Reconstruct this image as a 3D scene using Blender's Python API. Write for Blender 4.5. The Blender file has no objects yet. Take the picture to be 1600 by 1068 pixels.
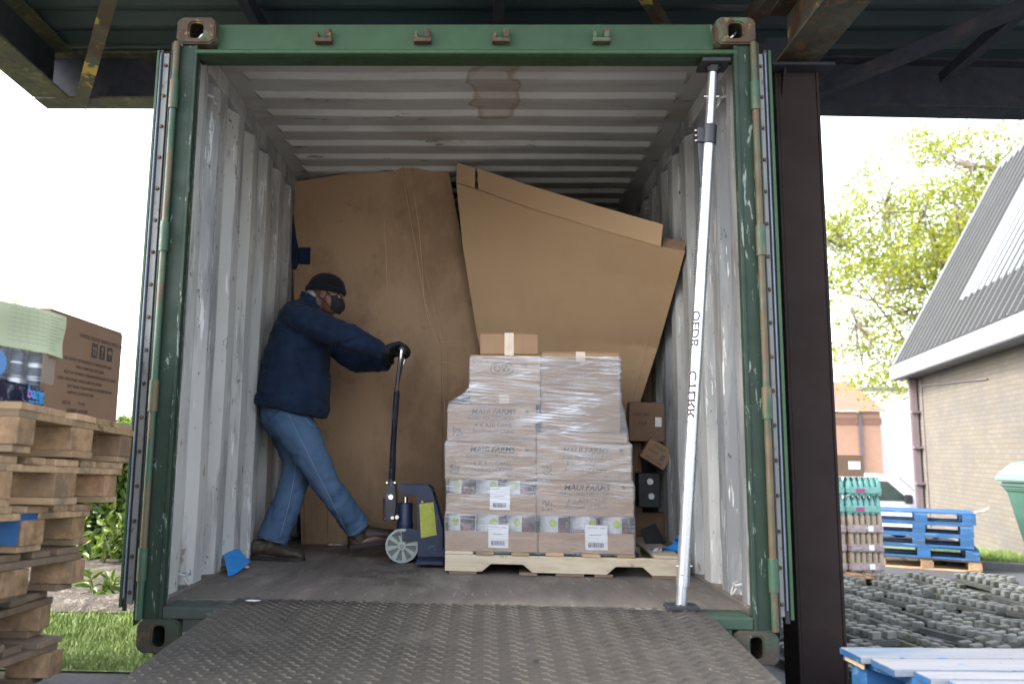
import bpy, bmesh, math, random
import numpy as np
from mathutils import Vector, Matrix, noise, Euler
R = math.radians
random.seed(7)
SC = bpy.context.scene
COL = SC.collection

# ------------------------------------------------------------------ camera
CAM = np.array([0.1026, -3.1191, 0.7813])
YAW, PIT, ROL, FPX, CX, CY = -0.026213, 0.1362, 0.013692, 1235.34, 725.295, 534.0
_f = np.array([math.sin(YAW)*math.cos(PIT), math.cos(YAW)*math.cos(PIT), math.sin(PIT)])
_r = np.array([math.cos(YAW), -math.sin(YAW), 0.0]); _u = np.cross(_r, _f)
_r2 = _r*math.cos(ROL)+_u*math.sin(ROL); _u2 = -_r*math.sin(ROL)+_u*math.cos(ROL)
cd = bpy.data.cameras.new('camera'); cam = bpy.data.objects.new('camera', cd); COL.objects.link(cam)
cam.matrix_world = Matrix(((_r2[0], _u2[0], -_f[0], CAM[0]), (_r2[1], _u2[1], -_f[1], CAM[1]), (_r2[2], _u2[2], -_f[2], CAM[2]), (0, 0, 0, 1)))
cd.sensor_width = 36; cd.lens = FPX/1600*36; cd.shift_x = (800-CX)/1600; cd.sensor_fit = 'HORIZONTAL'
cd.clip_start = 0.05; cd.clip_end = 1000
cd.dof.use_dof = True; cd.dof.focus_distance = 4.2; cd.dof.aperture_fstop = 2.2
SC.camera = cam

# ------------------------------------------------------------------ world, sun, exposure
SUN_EL, SUN_AZ = 38.0, -98.0           # azimuth measured from +y (behind the container) towards +x
W = bpy.data.worlds.new('World'); SC.world = W; W.use_nodes = True
nt = W.node_tree; nt.nodes.clear()
sky = nt.nodes.new('ShaderNodeTexSky'); sky.sky_type = 'NISHITA'; sky.sun_disc = False
sky.sun_elevation = R(SUN_EL); sky.sun_rotation = R(SUN_AZ); sky.dust_density = 3.0; sky.air_density = 1.0; sky.ozone_density = 1.0
bg = nt.nodes.new('ShaderNodeBackground'); bg.inputs['Strength'].default_value = 0.15
wo = nt.nodes.new('ShaderNodeOutputWorld')
hs = nt.nodes.new('ShaderNodeHueSaturation'); hs.inputs['Saturation'].default_value = .45   # thin bright cloud veil
nt.links.new(sky.outputs[0], hs.inputs['Color']); nt.links.new(hs.outputs[0], bg.inputs[0]); nt.links.new(bg.outputs[0], wo.inputs[0])
sd = bpy.data.lights.new('sun', 'SUN'); sd.energy = 0.8; sd.angle = R(10); sd.color = (1, 0.95, 0.88)
so = bpy.data.objects.new('sun', sd); COL.objects.link(so)
sv = Vector((math.sin(R(SUN_AZ))*math.cos(R(SUN_EL)), math.cos(R(SUN_AZ))*math.cos(R(SUN_EL)), math.sin(R(SUN_EL))))
so.rotation_euler = sv.to_track_quat('Z', 'Y').to_euler(); so.location = (0, 0, 20)
SC.view_settings.view_transform = 'Standard'; SC.view_settings.look = 'None'
SC.view_settings.exposure = 2.72; SC.view_settings.gamma = 1.0
SC.cycles.max_bounces = 10; SC.cycles.transparent_max_bounces = 16; SC.cycles.sample_clamp_indirect = 8

# ------------------------------------------------------------------ helpers
def P(px, py, ax, v):
    "point of the photographed ray through (px, py) on the plane ax = v"
    d = _f + _r2*(px-CX)/FPX - _u2*(py-CY)/FPX
    i = 'xyz'.index(ax); t = (v-CAM[i])/d[i]
    return Vector(CAM+t*d)

def world_of(o):
    m = o.matrix_basis.copy()
    while o.parent: o = o.parent; m = o.matrix_basis @ m
    return m

def tag(o, label=None, cat=None, group=None, kind=None):
    if label: o['label'] = label
    if cat: o['category'] = cat
    if group: o['group'] = group
    if kind: o['kind'] = kind
    return o

def thing(name, label, cat, loc=(0, 0, 0), rot=(0, 0, 0), group=None):
    o = bpy.data.objects.new(name, None); COL.objects.link(o); o.empty_display_size = .1
    o.location = loc; o.rotation_euler = rot
    return tag(o, label, cat, group)

def dup(o, parent=None):
    c = o.copy(); COL.objects.link(c); c.parent = parent
    for ch in o.children: dup(ch, c)
    return c

class MB:
    def __init__(s): s.v = []; s.f = []; s.m = []
    def add(s, vs, fs, mi=0):
        b = len(s.v); s.v += [Vector(v) for v in vs]
        s.f += [[b+i for i in f] for f in fs]; s.m += [mi]*len(fs); return s
    def box(s, x0, x1, y0, y1, z0, z1, mi=0, M=None):
        vs = [Vector(p) for p in ((x0,y0,z0),(x1,y0,z0),(x1,y1,z0),(x0,y1,z0),(x0,y0,z1),(x1,y0,z1),(x1,y1,z1),(x0,y1,z1))]
        if M: vs = [M @ v for v in vs]
        return s.add(vs, [(3,2,1,0),(4,5,6,7),(0,1,5,4),(1,2,6,5),(2,3,7,6),(3,0,4,7)], mi)
    def prism(s, pts, vec, mi=0):
        n = len(pts); vec = Vector(vec); a = [Vector(p) for p in pts]
        vs = a+[p+vec for p in a]
        nrm = Vector((0, 0, 0))
        for i in range(n): nrm += a[i].cross(a[(i+1) % n])
        fl = nrm.dot(vec) > 0
        fs = [list(range(n))[::-1], list(range(n, 2*n))]+[[i, (i+1) % n, n+(i+1) % n, n+i] for i in range(n)]
        if not fl: fs = [f[::-1] for f in fs]
        return s.add(vs, fs, mi)
    def cyl(s, p0, p1, r0, r1=None, n=16, mi=0, caps=True):
        r1 = r0 if r1 is None else r1
        return s.tube([p0, p1], [r0, r1], n, mi, caps)
    def tube(s, pts, r, n=10, mi=0, caps=True, sq=None):
        pts = [Vector(p) for p in pts]
        if not hasattr(r, '__len__'): r = [r]*len(pts)
        rings = []; up = None
        for i, p in enumerate(pts):
            t = (pts[min(i+1, len(pts)-1)]-pts[max(i-1, 0)]).normalized()
            if up is None:
                up = Vector((0, 0, 1)) if abs(t.z) < .9 else Vector((0, 1, 0))
            a = t.cross(up).normalized(); up = a.cross(t).normalized()
            rr = r[i]; ra, rb = rr if hasattr(rr, '__len__') else (rr, rr)
            rings.append([p+a*math.cos(k*2*math.pi/n)*ra+up*math.sin(k*2*math.pi/n)*rb for k in range(n)])
        return s.loft(rings, mi, caps)
    def loft(s, rings, mi=0, caps=True):
        n = len(rings[0]); vs = [v for g in rings for v in g]; fs = []
        for i in range(len(rings)-1):
            for k in range(n):
                fs.append([i*n+k, i*n+(k+1) % n, (i+1)*n+(k+1) % n, (i+1)*n+k])
        if caps: fs += [list(range(n))[::-1], [len(vs)-n+k for k in range(n)]]
        return s.add(vs, fs, mi)
    def ball(s, c, r, n=12, m=8, mi=0, M=None):
        c = Vector(c); r = r if hasattr(r, '__len__') else (r, r, r); rings = []
        vs = []; fs = []
        for i in range(1, m):
            th = math.pi*i/m
            for k in range(n):
                ph = 2*math.pi*k/n
                d = Vector((math.sin(th)*math.cos(ph)*r[0], math.sin(th)*math.sin(ph)*r[1], -math.cos(th)*r[2]))
                vs.append(c+(M @ d if M else d))
        t = Vector((0, 0, r[2])); t = M @ t if M else t
        vs += [c-t, c+t]; b0, b1 = len(vs)-2, len(vs)-1
        for i in range(m-2):
            for k in range(n): fs.append([i*n+k, i*n+(k+1) % n, (i+1)*n+(k+1) % n, (i+1)*n+k])
        for k in range(n):
            fs.append([b0, (k+1) % n, k]); fs.append([b1, (m-2)*n+k, (m-2)*n+(k+1) % n])
        return s.add(vs, fs, mi)
    def build(s, name, mat, parent=None, smooth=None, bevel=0, org=None, local=False, segs=1):
        me = bpy.data.meshes.new(name)
        vs = s.v
        if parent is not None and not local:
            inv = world_of(parent).inverted(); vs = [inv @ v for v in vs]
        if org is not None: o_ = Vector(org); vs = [v-o_ for v in vs]
        me.from_pydata([tuple(v) for v in vs], [], s.f)
        mats = mat if isinstance(mat, (list, tuple)) else [mat]
        for m in mats: me.materials.append(m)
        if len(mats) > 1: me.polygons.foreach_set('material_index', s.m)
        me.validate(); me.update()
        bm = bmesh.new(); bm.from_mesh(me)
        if bevel:
            bmesh.ops.remove_doubles(bm, verts=bm.verts, dist=1e-5)
            es = [e for e in bm.edges if len(e.link_faces) == 2 and e.calc_face_angle(0) > R(40)]
            bmesh.ops.bevel(bm, geom=es, offset=bevel, segments=segs, affect='EDGES', clamp_overlap=True)
        bmesh.ops.recalc_face_normals(bm, faces=bm.faces)
        bm.to_mesh(me); bm.free()
        if smooth:
            me.polygons.foreach_set('use_smooth', [True]*len(me.polygons))
            me.set_sharp_from_angle(angle=R(smooth))
        me.update()
        o = bpy.data.objects.new(name, me); COL.objects.link(o)
        if parent is not None: o.parent = parent
        if org is not None: o.location = org
        return o

def remesh(mb, name, mat, parent, vox=.01, smooth_it=3, disp=None, subtract=None):
    "fuse overlapping closed lofts into one continuous skin"
    o = mb.build(name, mat, None)
    m = o.modifiers.new('r', 'REMESH'); m.mode = 'VOXEL'; m.voxel_size = vox
    if smooth_it:
        m = o.modifiers.new('s', 'SMOOTH'); m.factor = .5; m.iterations = smooth_it
    bpy.context.view_layer.update()
    dg = bpy.context.evaluated_depsgraph_get()
    me = bpy.data.meshes.new_from_object(o.evaluated_get(dg))
    bpy.data.objects.remove(o)
    if disp:
        co = np.empty(len(me.vertices)*3); no = np.empty(len(me.vertices)*3)
        me.vertices.foreach_get('co', co); me.vertices.foreach_get('normal', no)
        co = co.reshape(-1, 3); no = no.reshape(-1, 3)
        for i in range(len(co)): co[i] += no[i]*disp(Vector(co[i]), Vector(no[i]))
        me.vertices.foreach_set('co', co.ravel())
    if parent is not None: me.transform(world_of(parent).inverted())
    me.polygons.foreach_set('use_smooth', [True]*len(me.polygons))
    me.materials.clear(); me.materials.append(mat); me.update()
    o = bpy.data.objects.new(name, me); COL.objects.link(o)
    if parent is not None: o.parent = parent
    return o

def writing(name, lines, pos, right, up, mat, parent, ext=.0006, bold=0.0, shear=0.0):
    "lines: (text, u, v, size, align) laid on the plane pos + u*right + v*up"
    right = Vector(right).normalized(); up = Vector(up).normalized(); nrm = right.cross(up)
    M = Matrix.Translation(Vector(pos)) @ Matrix((right, up, nrm)).transposed().to_4x4()
    mb = MB()
    for (t, u, v, size, al) in lines:
        c = bpy.data.curves.new('t', 'FONT'); c.body = t; c.size = size; c.align_x = al; c.align_y = 'CENTER'
        c.extrude = ext; c.offset = bold*size; c.resolution_u = 2; c.shear = shear
        o = bpy.data.objects.new('t', c); COL.objects.link(o)
        bpy.context.view_layer.update()
        me = bpy.data.meshes.new_from_object(o.evaluated_get(bpy.context.evaluated_depsgraph_get()))
        T = M @ Matrix.Translation((u, v, 0))
        mb.add([T @ w.co for w in me.vertices], [list(p.vertices) for p in me.polygons])
        bpy.data.objects.remove(o); bpy.data.curves.remove(c); bpy.data.meshes.remove(me)
    return mb, M, mb.build(name, mat, parent)

# ------------------------------------------------------------------ materials
def lin(h):
    h = h.lstrip('#'); c = [int(h[i:i+2], 16)/255 for i in (0, 2, 4)]
    return tuple(x/12.92 if x <= .04045 else ((x+.055)/1.055)**2.4 for x in c)

def mat(name, col, rough=.6, metal=0.0, var=.15, scale=6, stretch=(1, 1, 1), bump=0.0, bscale=80, bstretch=None, spots=(), spec=.5, rand=0.0, dist=.004, trans=0, sheen=0, wave=None, coat=0):
    m = bpy.data.materials.new(name); m.use_nodes = True; n = m.node_tree.nodes; L = m.node_tree.links
    b = n['Principled BSDF']; b.inputs['Metallic'].default_value = metal
    b.inputs['Specular IOR Level'].default_value = spec
    if sheen: b.inputs['Sheen Weight'].default_value = sheen; b.inputs['Sheen Roughness'].default_value = .6
    if coat: b.inputs['Coat Weight'].default_value = coat
    tc = n.new('ShaderNodeTexCoord'); oi = n.new('ShaderNodeObjectInfo')
    mu = n.new('ShaderNodeMath'); mu.operation = 'MULTIPLY'; mu.inputs[1].default_value = 17.0; L.new(oi.outputs['Random'], mu.inputs[0])
    def nz(sc, st, det=5, ro=.6, off=0, d=0):
        mp = n.new('ShaderNodeMapping'); mp.inputs['Scale'].default_value = st; mp.inputs['Location'].default_value = (off, off*.7, off*.3)
        L.new(tc.outputs['Object'], mp.inputs[0])
        t = n.new('ShaderNodeTexNoise'); t.noise_dimensions = '4D'; t.inputs['Scale'].default_value = sc; t.inputs['Detail'].default_value = det
        t.inputs['Roughness'].default_value = ro; t.inputs['Distortion'].default_value = d
        L.new(mp.outputs[0], t.inputs['Vector']); L.new(mu.outputs[0], t.inputs['W']); return t.outputs['Fac']
    def ramp(x, lo, hi, a=0, c=1):
        r = n.new('ShaderNodeMapRange'); r.inputs[1].default_value = lo; r.inputs[2].default_value = hi; r.inputs[3].default_value = a; r.inputs[4].default_value = c
        L.new(x, r.inputs[0]); return r.outputs[0]
    def mix(f, a, c, ty='MIX'):
        x = n.new('ShaderNodeMix'); x.data_type = 'RGBA'; x.blend_type = ty
        if hasattr(f, 'is_linked'): L.new(f, x.inputs[0])
        else: x.inputs[0].default_value = f
        for i, q in ((6, a), (7, c)):
            if hasattr(q, 'is_linked'): L.new(q, x.inputs[i])
            else: x.inputs[i].default_value = (*q[:3], 1)
        return x.outputs[2]
    base = nz(scale, stretch)
    c1 = tuple(min(1, x*(1-var)) for x in col); c2 = tuple(min(1, x*(1+var)) for x in col)
    out = mix(ramp(base, .3, .7), c1, c2)
    if rand:
        rr = ramp(oi.outputs['Random'], 0, 1, 1-rand, 1+rand)
        vm = n.new('ShaderNodeVectorMath'); vm.operation = 'SCALE'; L.new(out, vm.inputs[0]); L.new(rr, vm.inputs[3]); out = vm.outputs[0]
    rf = ramp(nz(scale*2.3, stretch, off=3), .3, .7, max(0, rough-.12), min(1, rough+.12))
    for i, sp in enumerate(spots):
        c, sc, st, lo, hi = sp[:5]; op = sp[5] if len(sp) > 5 else 1.0; dd = sp[6] if len(sp) > 6 else 0
        lo = .5+(lo-.5)*.62; hi = .5+(hi-.5)*.62
        mk = ramp(nz(sc, st, 6, .65, 11+7*i, dd), lo, hi, 0, op)
        out = mix(mk, out, c)
    if wave:
        sc, ax, c, op = wave
        w = n.new('ShaderNodeTexWave'); w.bands_direction = ax; w.inputs['Scale'].default_value = sc; w.inputs['Distortion'].default_value = .6
        w.inputs['Detail'].default_value = 2; L.new(tc.outputs['Object'], w.inputs['Vector'])
        out = mix(ramp(w.outputs['Fac'], .3, 1, 0, op), out, c)
    L.new(out, b.inputs['Base Color']); L.new(rf, b.inputs['Roughness'])
    if bump:
        bp = n.new('ShaderNodeBump'); bp.inputs['Strength'].default_value = bump; bp.inputs['Distance'].default_value = dist
        L.new(nz(bscale, bstretch or stretch, 4, .6, 5), bp.inputs['Height']); L.new(bp.outputs[0], b.inputs['Normal'])
    if trans:
        b.inputs['Transmission Weight'].default_value = trans
    return m

RUST = (.085, .045, .022); RUST2 = (.22, .09, .035)
M = {}
M['green'] = mat('container_green_paint', (.018, .056, .021), .6, var=.18, scale=5, bump=.15, bscale=40, spots=[(RUST, 7, (1, 1, 1), .72, .80, .7), ((.16, .2, .15), 30, (1, 1, .25), .76, .80, .7)])
M['green_scratched'] = mat('scratched_green_paint', (.011, .037, .018), .65, var=.25, scale=5, bump=.2, bscale=50, spots=[((.30, .36, .30), 16, (1, 1, 1), .585, .60, .75, 2.5), ((.28, .33, .28), 34, (.4, 1, 1.4), .64, .67, .8, 1.5), (RUST, 9, (1, 1, 1), .69, .75, .7)])
M['green_frame'] = mat('dark_green_frame', (.007, .023, .012), .65, var=.2, scale=5, bump=.15, bscale=40, spots=[((.27, .32, .27), 22, (1.5, 1, .3), .68, .71, .6, 1)])
M['rusty'] = mat('rusty_casting', (.060, .037, .022), .75, var=.35, scale=14, bump=.5, bscale=60, spots=[((.22, .15, .05), 24, (1, 1, 1), .62, .68, .8), ((.07, .12, .07), 9, (1, 1, 1), .57, .65, .7)])
M['rusty_green'] = mat('rusty_green_casting', (.045, .036, .026), .7, var=.35, scale=12, bump=.5, bscale=60, spots=[((.022, .045, .028), 7, (1, 1, 1), .50, .58, .8), ((.09, .045, .026), 10, (1, 1, 1), .56, .65, .8), ((.3, .32, .28), 30, (1, 1, 1), .70, .73, .8)])
M['rod'] = mat('worn_hinge_pin', (.022, .062, .034), .55, var=.2, scale=10, bump=.3, bscale=50, spots=[((.09, .068, .034), 9, (1, 1, .25), .50, .56, .9), (RUST, 20, (1, 1, .4), .6, .66, .8)])
M['rod2'] = mat('rusty_yellow_hinge_pin', (.070, .055, .027), .6, var=.3, scale=10, bump=.4, bscale=50, spots=[((.022, .058, .032), 7, (1, 1, .2), .55, .62, .9), (RUST, 16, (1, 1, .4), .56, .64, .9)])
M['bead'] = mat('blue_grey_bead', (.10, .13, .19), .4, var=.2, scale=20)
M['rubber'] = mat('black_rubber', (.015, .017, .02), .55, var=.2, scale=20)
M['strip'] = mat('grey_strip', (.19, .195, .19), .5, var=.2, scale=8, bump=.2, bscale=50, stretch=(1, 1, .3), spots=[(RUST, 20, (1, 1, 1), .67, .72, .7)])
M['wall'] = mat('white_container_wall', (.40, .40, .385), .5, var=.12, scale=2.5, stretch=(1, 1, .5), bump=.12, bscale=30,
    spots=[((.13, .14, .155), 2.2, (1, 1.3, .22), .44, .66, .85), ((.15, .15, .15), 6, (1, 2.2, .25), .60, .70, .55), ((.62, .63, .62), 12, (1, 3, .3), .68, .70, .8), ((.14, .085, .055), 16, (1, 1, .5), .72, .75, .7), ((.05, .05, .05), 32, (1, 1, .45), .71, .73, .9, 1)])
M['ceil'] = mat('container_ceiling', (.37, .365, .345), .55, var=.12, scale=1.5, stretch=(.4, 1, 1), bump=.1, bscale=20,
    spots=[((.24, .22, .19), 2.0, (.5, 1.4, 1), .52, .68, .6), ((.07, .06, .05), 11, (.3, 1.5, 1), .70, .73, .8)])
M['ply'] = mat('worn_plywood_floor', (.13, .112, .098), .7, var=.3, scale=3, stretch=(3, .6, 1), bump=.35, bscale=40, bstretch=(3, .5, 1),
    spots=[((.05, .038, .032), 1.8, (1, 1, 1), .56, .68, .8), ((.24, .21, .185), 3.2, (1.4, .5, 1), .56, .7, .6), ((.30, .28, .26), 14, (4, .5, 1), .66, .72, .5)])
M['sill'] = mat('dirty_steel_sill', (.040, .048, .042), .6, var=.3, scale=8, bump=.3, spots=[((.32, .30, .26), 9, (.4, 2, 1), .58, .62, .8), ((.018, .052, .030), 4, (1, 1, 1), .5, .6, .8)])
M['tread'] = mat('tread_plate_steel', (.056, .052, .046), .55, metal=.3, var=.25, scale=3, bump=.15, bscale=90, spots=[((.055, .05, .045), 2.2, (1, 1, 1), .5, .66, .7), ((.13, .115, .095), 7, (1, 1, 1), .62, .76, .4), ((.02, .02, .02), 5, (1, 1, 1), .73, .76, .9), ((.6, .6, .6), 45, (1, 1, 1), .79, .81, .8)])
M['stud'] = mat('worn_tread_studs', (.074, .067, .057), .5, metal=.4, var=.3, scale=9, spots=[((.05, .045, .04), 2.2, (1, 1, 1), .5, .66, .6)])
M['card'] = mat('cardboard', (.30, .185, .105), .75, var=.07, scale=3, bump=.06, bscale=200, bstretch=(1, 1, .02), rand=.06, spots=[((.22, .13, .075), 3, (1, 1, 1), .6, .75, .4), ((.38, .25, .15), 40, (1, 1, .04), .55, .7, .12)], spec=.3)
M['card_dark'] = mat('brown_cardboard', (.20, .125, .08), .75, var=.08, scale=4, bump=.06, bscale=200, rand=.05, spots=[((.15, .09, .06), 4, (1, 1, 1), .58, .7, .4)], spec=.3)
M['card_sheet'] = mat('cardboard_sheet', (.33, .215, .13), .8, var=.06, scale=2, bump=.3, bscale=120, bstretch=(1, 1, .015), dist=.003, spots=[((.19, .115, .066), 1.6, (1, 1, .6), .48, .70, .75), ((.20, .125, .075), 5, (1, 1, 1), .62, .70, .5), ((.35, .23, .14), 60, (1, 1, .015), .5, .75, .2)], spec=.25)
M['card_sheet2'] = mat('cardboard_sheet_ribbed', (.40, .265, .15), .8, var=.05, scale=2, bump=.16, bscale=120, bstretch=(.015, .1, 1), dist=.002, spots=[((.34, .22, .125), 1.6, (1, 1, .6), .55, .72, .4), ((.38, .25, .15), 50, (.05, .1, 1), .5, .75, .25)], spec=.25)
M['card_fold'] = mat('dark_fold', (.11, .065, .04), .85)
M['seamdark'] = mat('dark_seam_thread', (.004, .006, .014), .9)
M['card_edge'] = mat('cardboard_edge', (.42, .29, .18), .85, var=.1)
M['carton_pale'] = mat('pale_carton', (.41, .275, .175), .7, var=.06, scale=3, bump=.08, bscale=160, rand=.05, spots=[((.36, .26, .19), 4, (1, 1, 1), .6, .74, .4)], spec=.3)
M['tape'] = mat('clear_packing_tape', (.52, .40, .29), .18, var=.1, scale=30, bump=.6, bscale=60, bstretch=(1, 1, .3), coat=.6)
M['ink'] = mat('black_ink', (.035, .03, .028), .7, var=.2, scale=30)
M['ink_brown'] = mat('faded_brown_ink', (.06, .035, .025), .8, var=.2, scale=30)
M['ink_grey'] = mat('grey_ink', (.13, .12, .12), .8, var=.2, scale=30)
M['paper'] = mat('white_paper', (.75, .76, .78), .6, var=.03)
M['pinewood'] = mat('raw_pine', (.37, .25, .145), .8, var=.28, scale=5, stretch=(.3, 6, 6), bump=.3, bscale=40, bstretch=(.2, 5, 5), rand=.25, spots=[((.12, .075, .045), 10, (.5, 1.2, 1.2), .64, .69, .8), ((.16, .125, .09), 3, (.5, 2, 2), .48, .66, .75)], spec=.3)
M['blockwood'] = mat('pressed_wood_block', (.29, .185, .105), .85, var=.45, scale=25, bump=.5, bscale=70, rand=.28, spots=[((.17, .12, .08), 5, (1, 1, 1), .54, .66, .6)], spec=.25)
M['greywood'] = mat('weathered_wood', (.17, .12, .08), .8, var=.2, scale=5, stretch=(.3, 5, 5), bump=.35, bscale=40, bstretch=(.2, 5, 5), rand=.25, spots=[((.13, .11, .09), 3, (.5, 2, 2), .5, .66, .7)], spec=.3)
M['palewood'] = mat('pale_pallet_wood', (.47, .40, .30), .8, var=.12, scale=4, stretch=(.4, 5, 5), bump=.2, bscale=40, bstretch=(.2, 5, 5), rand=.12, spots=[((.32, .25, .17), 4, (.5, 2, 2), .55, .7, .6), ((.12, .09, .07), 14, (1, 1, 2), .70, .74, .7)], spec=.3)
M['bluewood'] = mat('blue_painted_wood', (.014, .075, .19), .6, var=.25, scale=5, stretch=(.4, 3, 3), bump=.3, bscale=40, bstretch=(.2, 5, 5), rand=.15, spots=[((.03, .05, .08), 4, (1, 1, 1), .60, .7, .7), ((.10, .20, .30), 8, (.5, 2, 2), .62, .7, .6), ((.40, .30, .19), 9, (.5, 1, 1), .72, .75, .9)])
M['bluewood_worn'] = mat('worn_blue_deck', (.09, .15, .22), .65, var=.15, scale=4, stretch=(.3, 6, 6), bump=.3, bscale=40, bstretch=(.2, 5, 5), rand=.1, spots=[((.26, .25, .255), 3, (.3, 2, 2), .30, .56, .85), ((.03, .16, .38), 10, (.6, 1, 1), .70, .74, .7), ((.06, .05, .05), 26, (1, 2, 2), .73, .76, .8)])
M['bluepaint'] = mat('blue_paint', (.01, .09, .25), .6, var=.2, scale=12, bump=.2)
M['alu'] = mat('brushed_aluminium', (.50, .52, .56), .3, metal=.85, var=.06, scale=8, stretch=(1, 1, .1), bump=.05, bscale=120, bstretch=(1, 1, .1), spots=[((.35, .36, .38), 16, (1, 1, .4), .66, .72, .5)])
M['blackplastic'] = mat('black_plastic', (.02, .022, .026), .45, var=.2, scale=12)
M['navy'] = mat('navy_jacket_cloth', (.0075, .016, .037), .85, var=.3, scale=7, bump=.3, bscale=150, sheen=.03, spec=.12)
M['denim'] = mat('blue_denim', (.048, .086, .150), .85, var=.14, scale=5, bump=.3, bscale=260, spec=.2, spots=[((.070, .115, .19), 3.5, (1, 1, .6), .5, .68, .7), ((.025, .055, .12), 9, (1, 1, .7), .6, .72, .6)])
M['stitch'] = mat('denim_stitching', (.22, .27, .34), .9, var=.1)
M['skin'] = mat('brown_skin', (.12, .058, .036), .5, var=.1, scale=20, bump=.1, bscale=150)
M['eyewhite'] = mat('eye_white', (.22, .19, .17), .5)
M['knit'] = mat('black_knit', (.006, .006, .008), .95, var=.2, scale=30, bump=.8, bscale=130, bstretch=(1, 1, .15), sheen=.05, spec=.1)
M['maskcloth'] = mat('black_mask', (.010, .010, .013), .8, var=.1, scale=20, spec=.3)
M['glove'] = mat('black_glove', (.009, .010, .012), .75, var=.2, scale=30, bump=.3, bscale=120, spec=.3)
M['boot'] = mat('brown_leather_boot', (.034, .024, .016), .6, var=.3, scale=14, bump=.4, bscale=60, spots=[((.095, .075, .055), 9, (1, 1, 1), .58, .7, .6)])
M['sole'] = mat('black_boot_sole', (.012, .010, .009), .7)
M['collar'] = mat('white_shirt', (.24, .26, .29), .8)
M['truckblue'] = mat('dark_blue_enamel', (.007, .017, .055), .5, var=.2, scale=8, bump=.1, spots=[((.05, .08, .13), 16, (1, 1, 1), .66, .70, .6), ((.02, .02, .025), 6, (1, 1, 1), .6, .7, .6)])
M['truckblack'] = mat('worn_black_paint', (.020, .024, .033), .35, var=.3, scale=12, spots=[((.20, .22, .25), 26, (1, 1, .5), .66, .70, .7)])
M['chrome'] = mat('chrome', (.6, .6, .6), .12, metal=1, var=.05)
M['nylon'] = mat('grey_nylon_wheel', (.30, .33, .31), .5, var=.08, scale=8)
M['nylondark'] = mat('grey_wheel_web', (.10, .12, .12), .5)
M['yellowlabel'] = mat('yellow_warning_label', (.38, .41, .045), .5, var=.06, scale=20, spots=[((.14, .15, .03), 60, (1, 1, 3), .56, .60, .5)])
M['bluesheet'] = mat('bright_blue_film', (.022, .21, .56), .45, var=.1, scale=6)
M['rag'] = mat('dirty_white_rag', (.42, .38, .34), .8, var=.3, scale=20, bump=.5)
M['steeldark'] = mat('dark_canopy_steel', (.014, .016, .027), .85, var=.3, scale=5, bump=.2, spots=[((.05, .035, .03), 6, (1, 1, 1), .58, .7, .5)])
M['steelmoss'] = mat('mossy_flange', (.055, .055, .03), .8, var=.4, scale=12, bump=.5, spots=[((.12, .115, .05), 12, (1, 1, 1), .58, .66, .7), ((.03, .03, .04), 5, (1, 1, 1), .55, .65, .7)])
M['steelyellow'] = mat('flaking_yellow_beam', (.06, .057, .04), .7, var=.3, scale=7, bump=.5, bscale=40, spots=[((.34, .25, .05), 5, (1, 1, 1), .64, .67, .95, .6), ((.055, .022, .012), 4, (1, 1, 1), .50, .58, .8), ((.16, .07, .03), 12, (1, 1, 1), .62, .68, .7)])
M['roofsheet'] = mat('grey_green_roof_sheet', (.026, .040, .046), .5, var=.25, scale=3, stretch=(.4, 1, 1), bump=.1, bscale=30)
M['column'] = mat('brown_column_paint', (.024, .017, .016), .85, var=.12, scale=4, bump=.08, bscale=40, spots=[((.04, .02, .014), 6, (1, 1, 1), .68, .74, .5)], spec=.15)
M['asphalt'] = mat('yard_asphalt', (.055, .055, .055), .9, var=.3, scale=30, bump=.6, bscale=120)
M['road'] = mat('road_asphalt', (.060, .059, .063), .85, var=.12, scale=3, bump=.4, bscale=90, spots=[((.06, .06, .06), 60, (1, 1, 1), .55, .65, .5)])
M['soil'] = mat('bare_soil', (.060, .049, .038), .95, var=.4, scale=12, bump=1.0, bscale=25, dist=.02, spots=[((.19, .16, .13), 18, (1, 1, 1), .58, .66, .7)])
M['turf'] = mat('turf', (.12, .16, .045), .9, var=.35, scale=6, bump=.6, bscale=60, spots=[((.12, .11, .06), 5, (1, 1, 1), .6, .7, .5)])
M['blade'] = mat('grass_blades', (.15, .22, .05), .6, var=.3, scale=3)
M['paver'] = mat('mossy_grey_concrete', (.15, .15, .135), .9, var=.3, scale=10, bump=.5, bscale=60, rand=.15, spots=[((.035, .045, .022), 5, (1, 1, 1), .52, .64, .6)])
M['rubble'] = mat('dirty_verge_slab_shade', (.055, .057, .052), .9, var=.35, scale=14, bump=.7, bscale=50, spots=[((.07, .08, .04), 2, (1, 1, 1), .55, .68, .7), ((.2, .2, .2), 40, (1, 1, 1), .70, .74, .7)])
M['kerb'] = mat('kerb_concrete', (.10, .10, .105), .85, var=.2, scale=10)
M['whitepaint'] = mat('white_van_paint', (.72, .73, .74), .3, var=.02)
M['glass'] = mat('dark_glass', (.05, .07, .06), .08, var=.2, scale=4, spec=.8)
M['binbody'] = mat('bin_green_plastic', (.035, .085, .062), .5, var=.1, scale=3)
M['binlid'] = mat('bin_pale_lid', (.12, .20, .17), .5, var=.08, scale=3)
M['bark'] = mat('bark', (.13, .11, .08), .9, var=.3, scale=12, bump=.6, bscale=30)
M['render'] = mat('blown_sky_white', (.80, .79, .77), .8, var=.03)
M['brickfar'] = mat('far_red_brick', (.42, .25, .17), .9, var=.08)
M['tilefar'] = mat('far_roof_tile', (.25, .13, .09), .9, var=.12)
M['zinc'] = mat('zinc_fascia', (.15, .15, .17), .5, var=.06)
M['roofmetal'] = mat('grey_profiled_roof', (.052, .054, .054), .65, var=.12, scale=2, stretch=(1, 1, .2))
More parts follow.
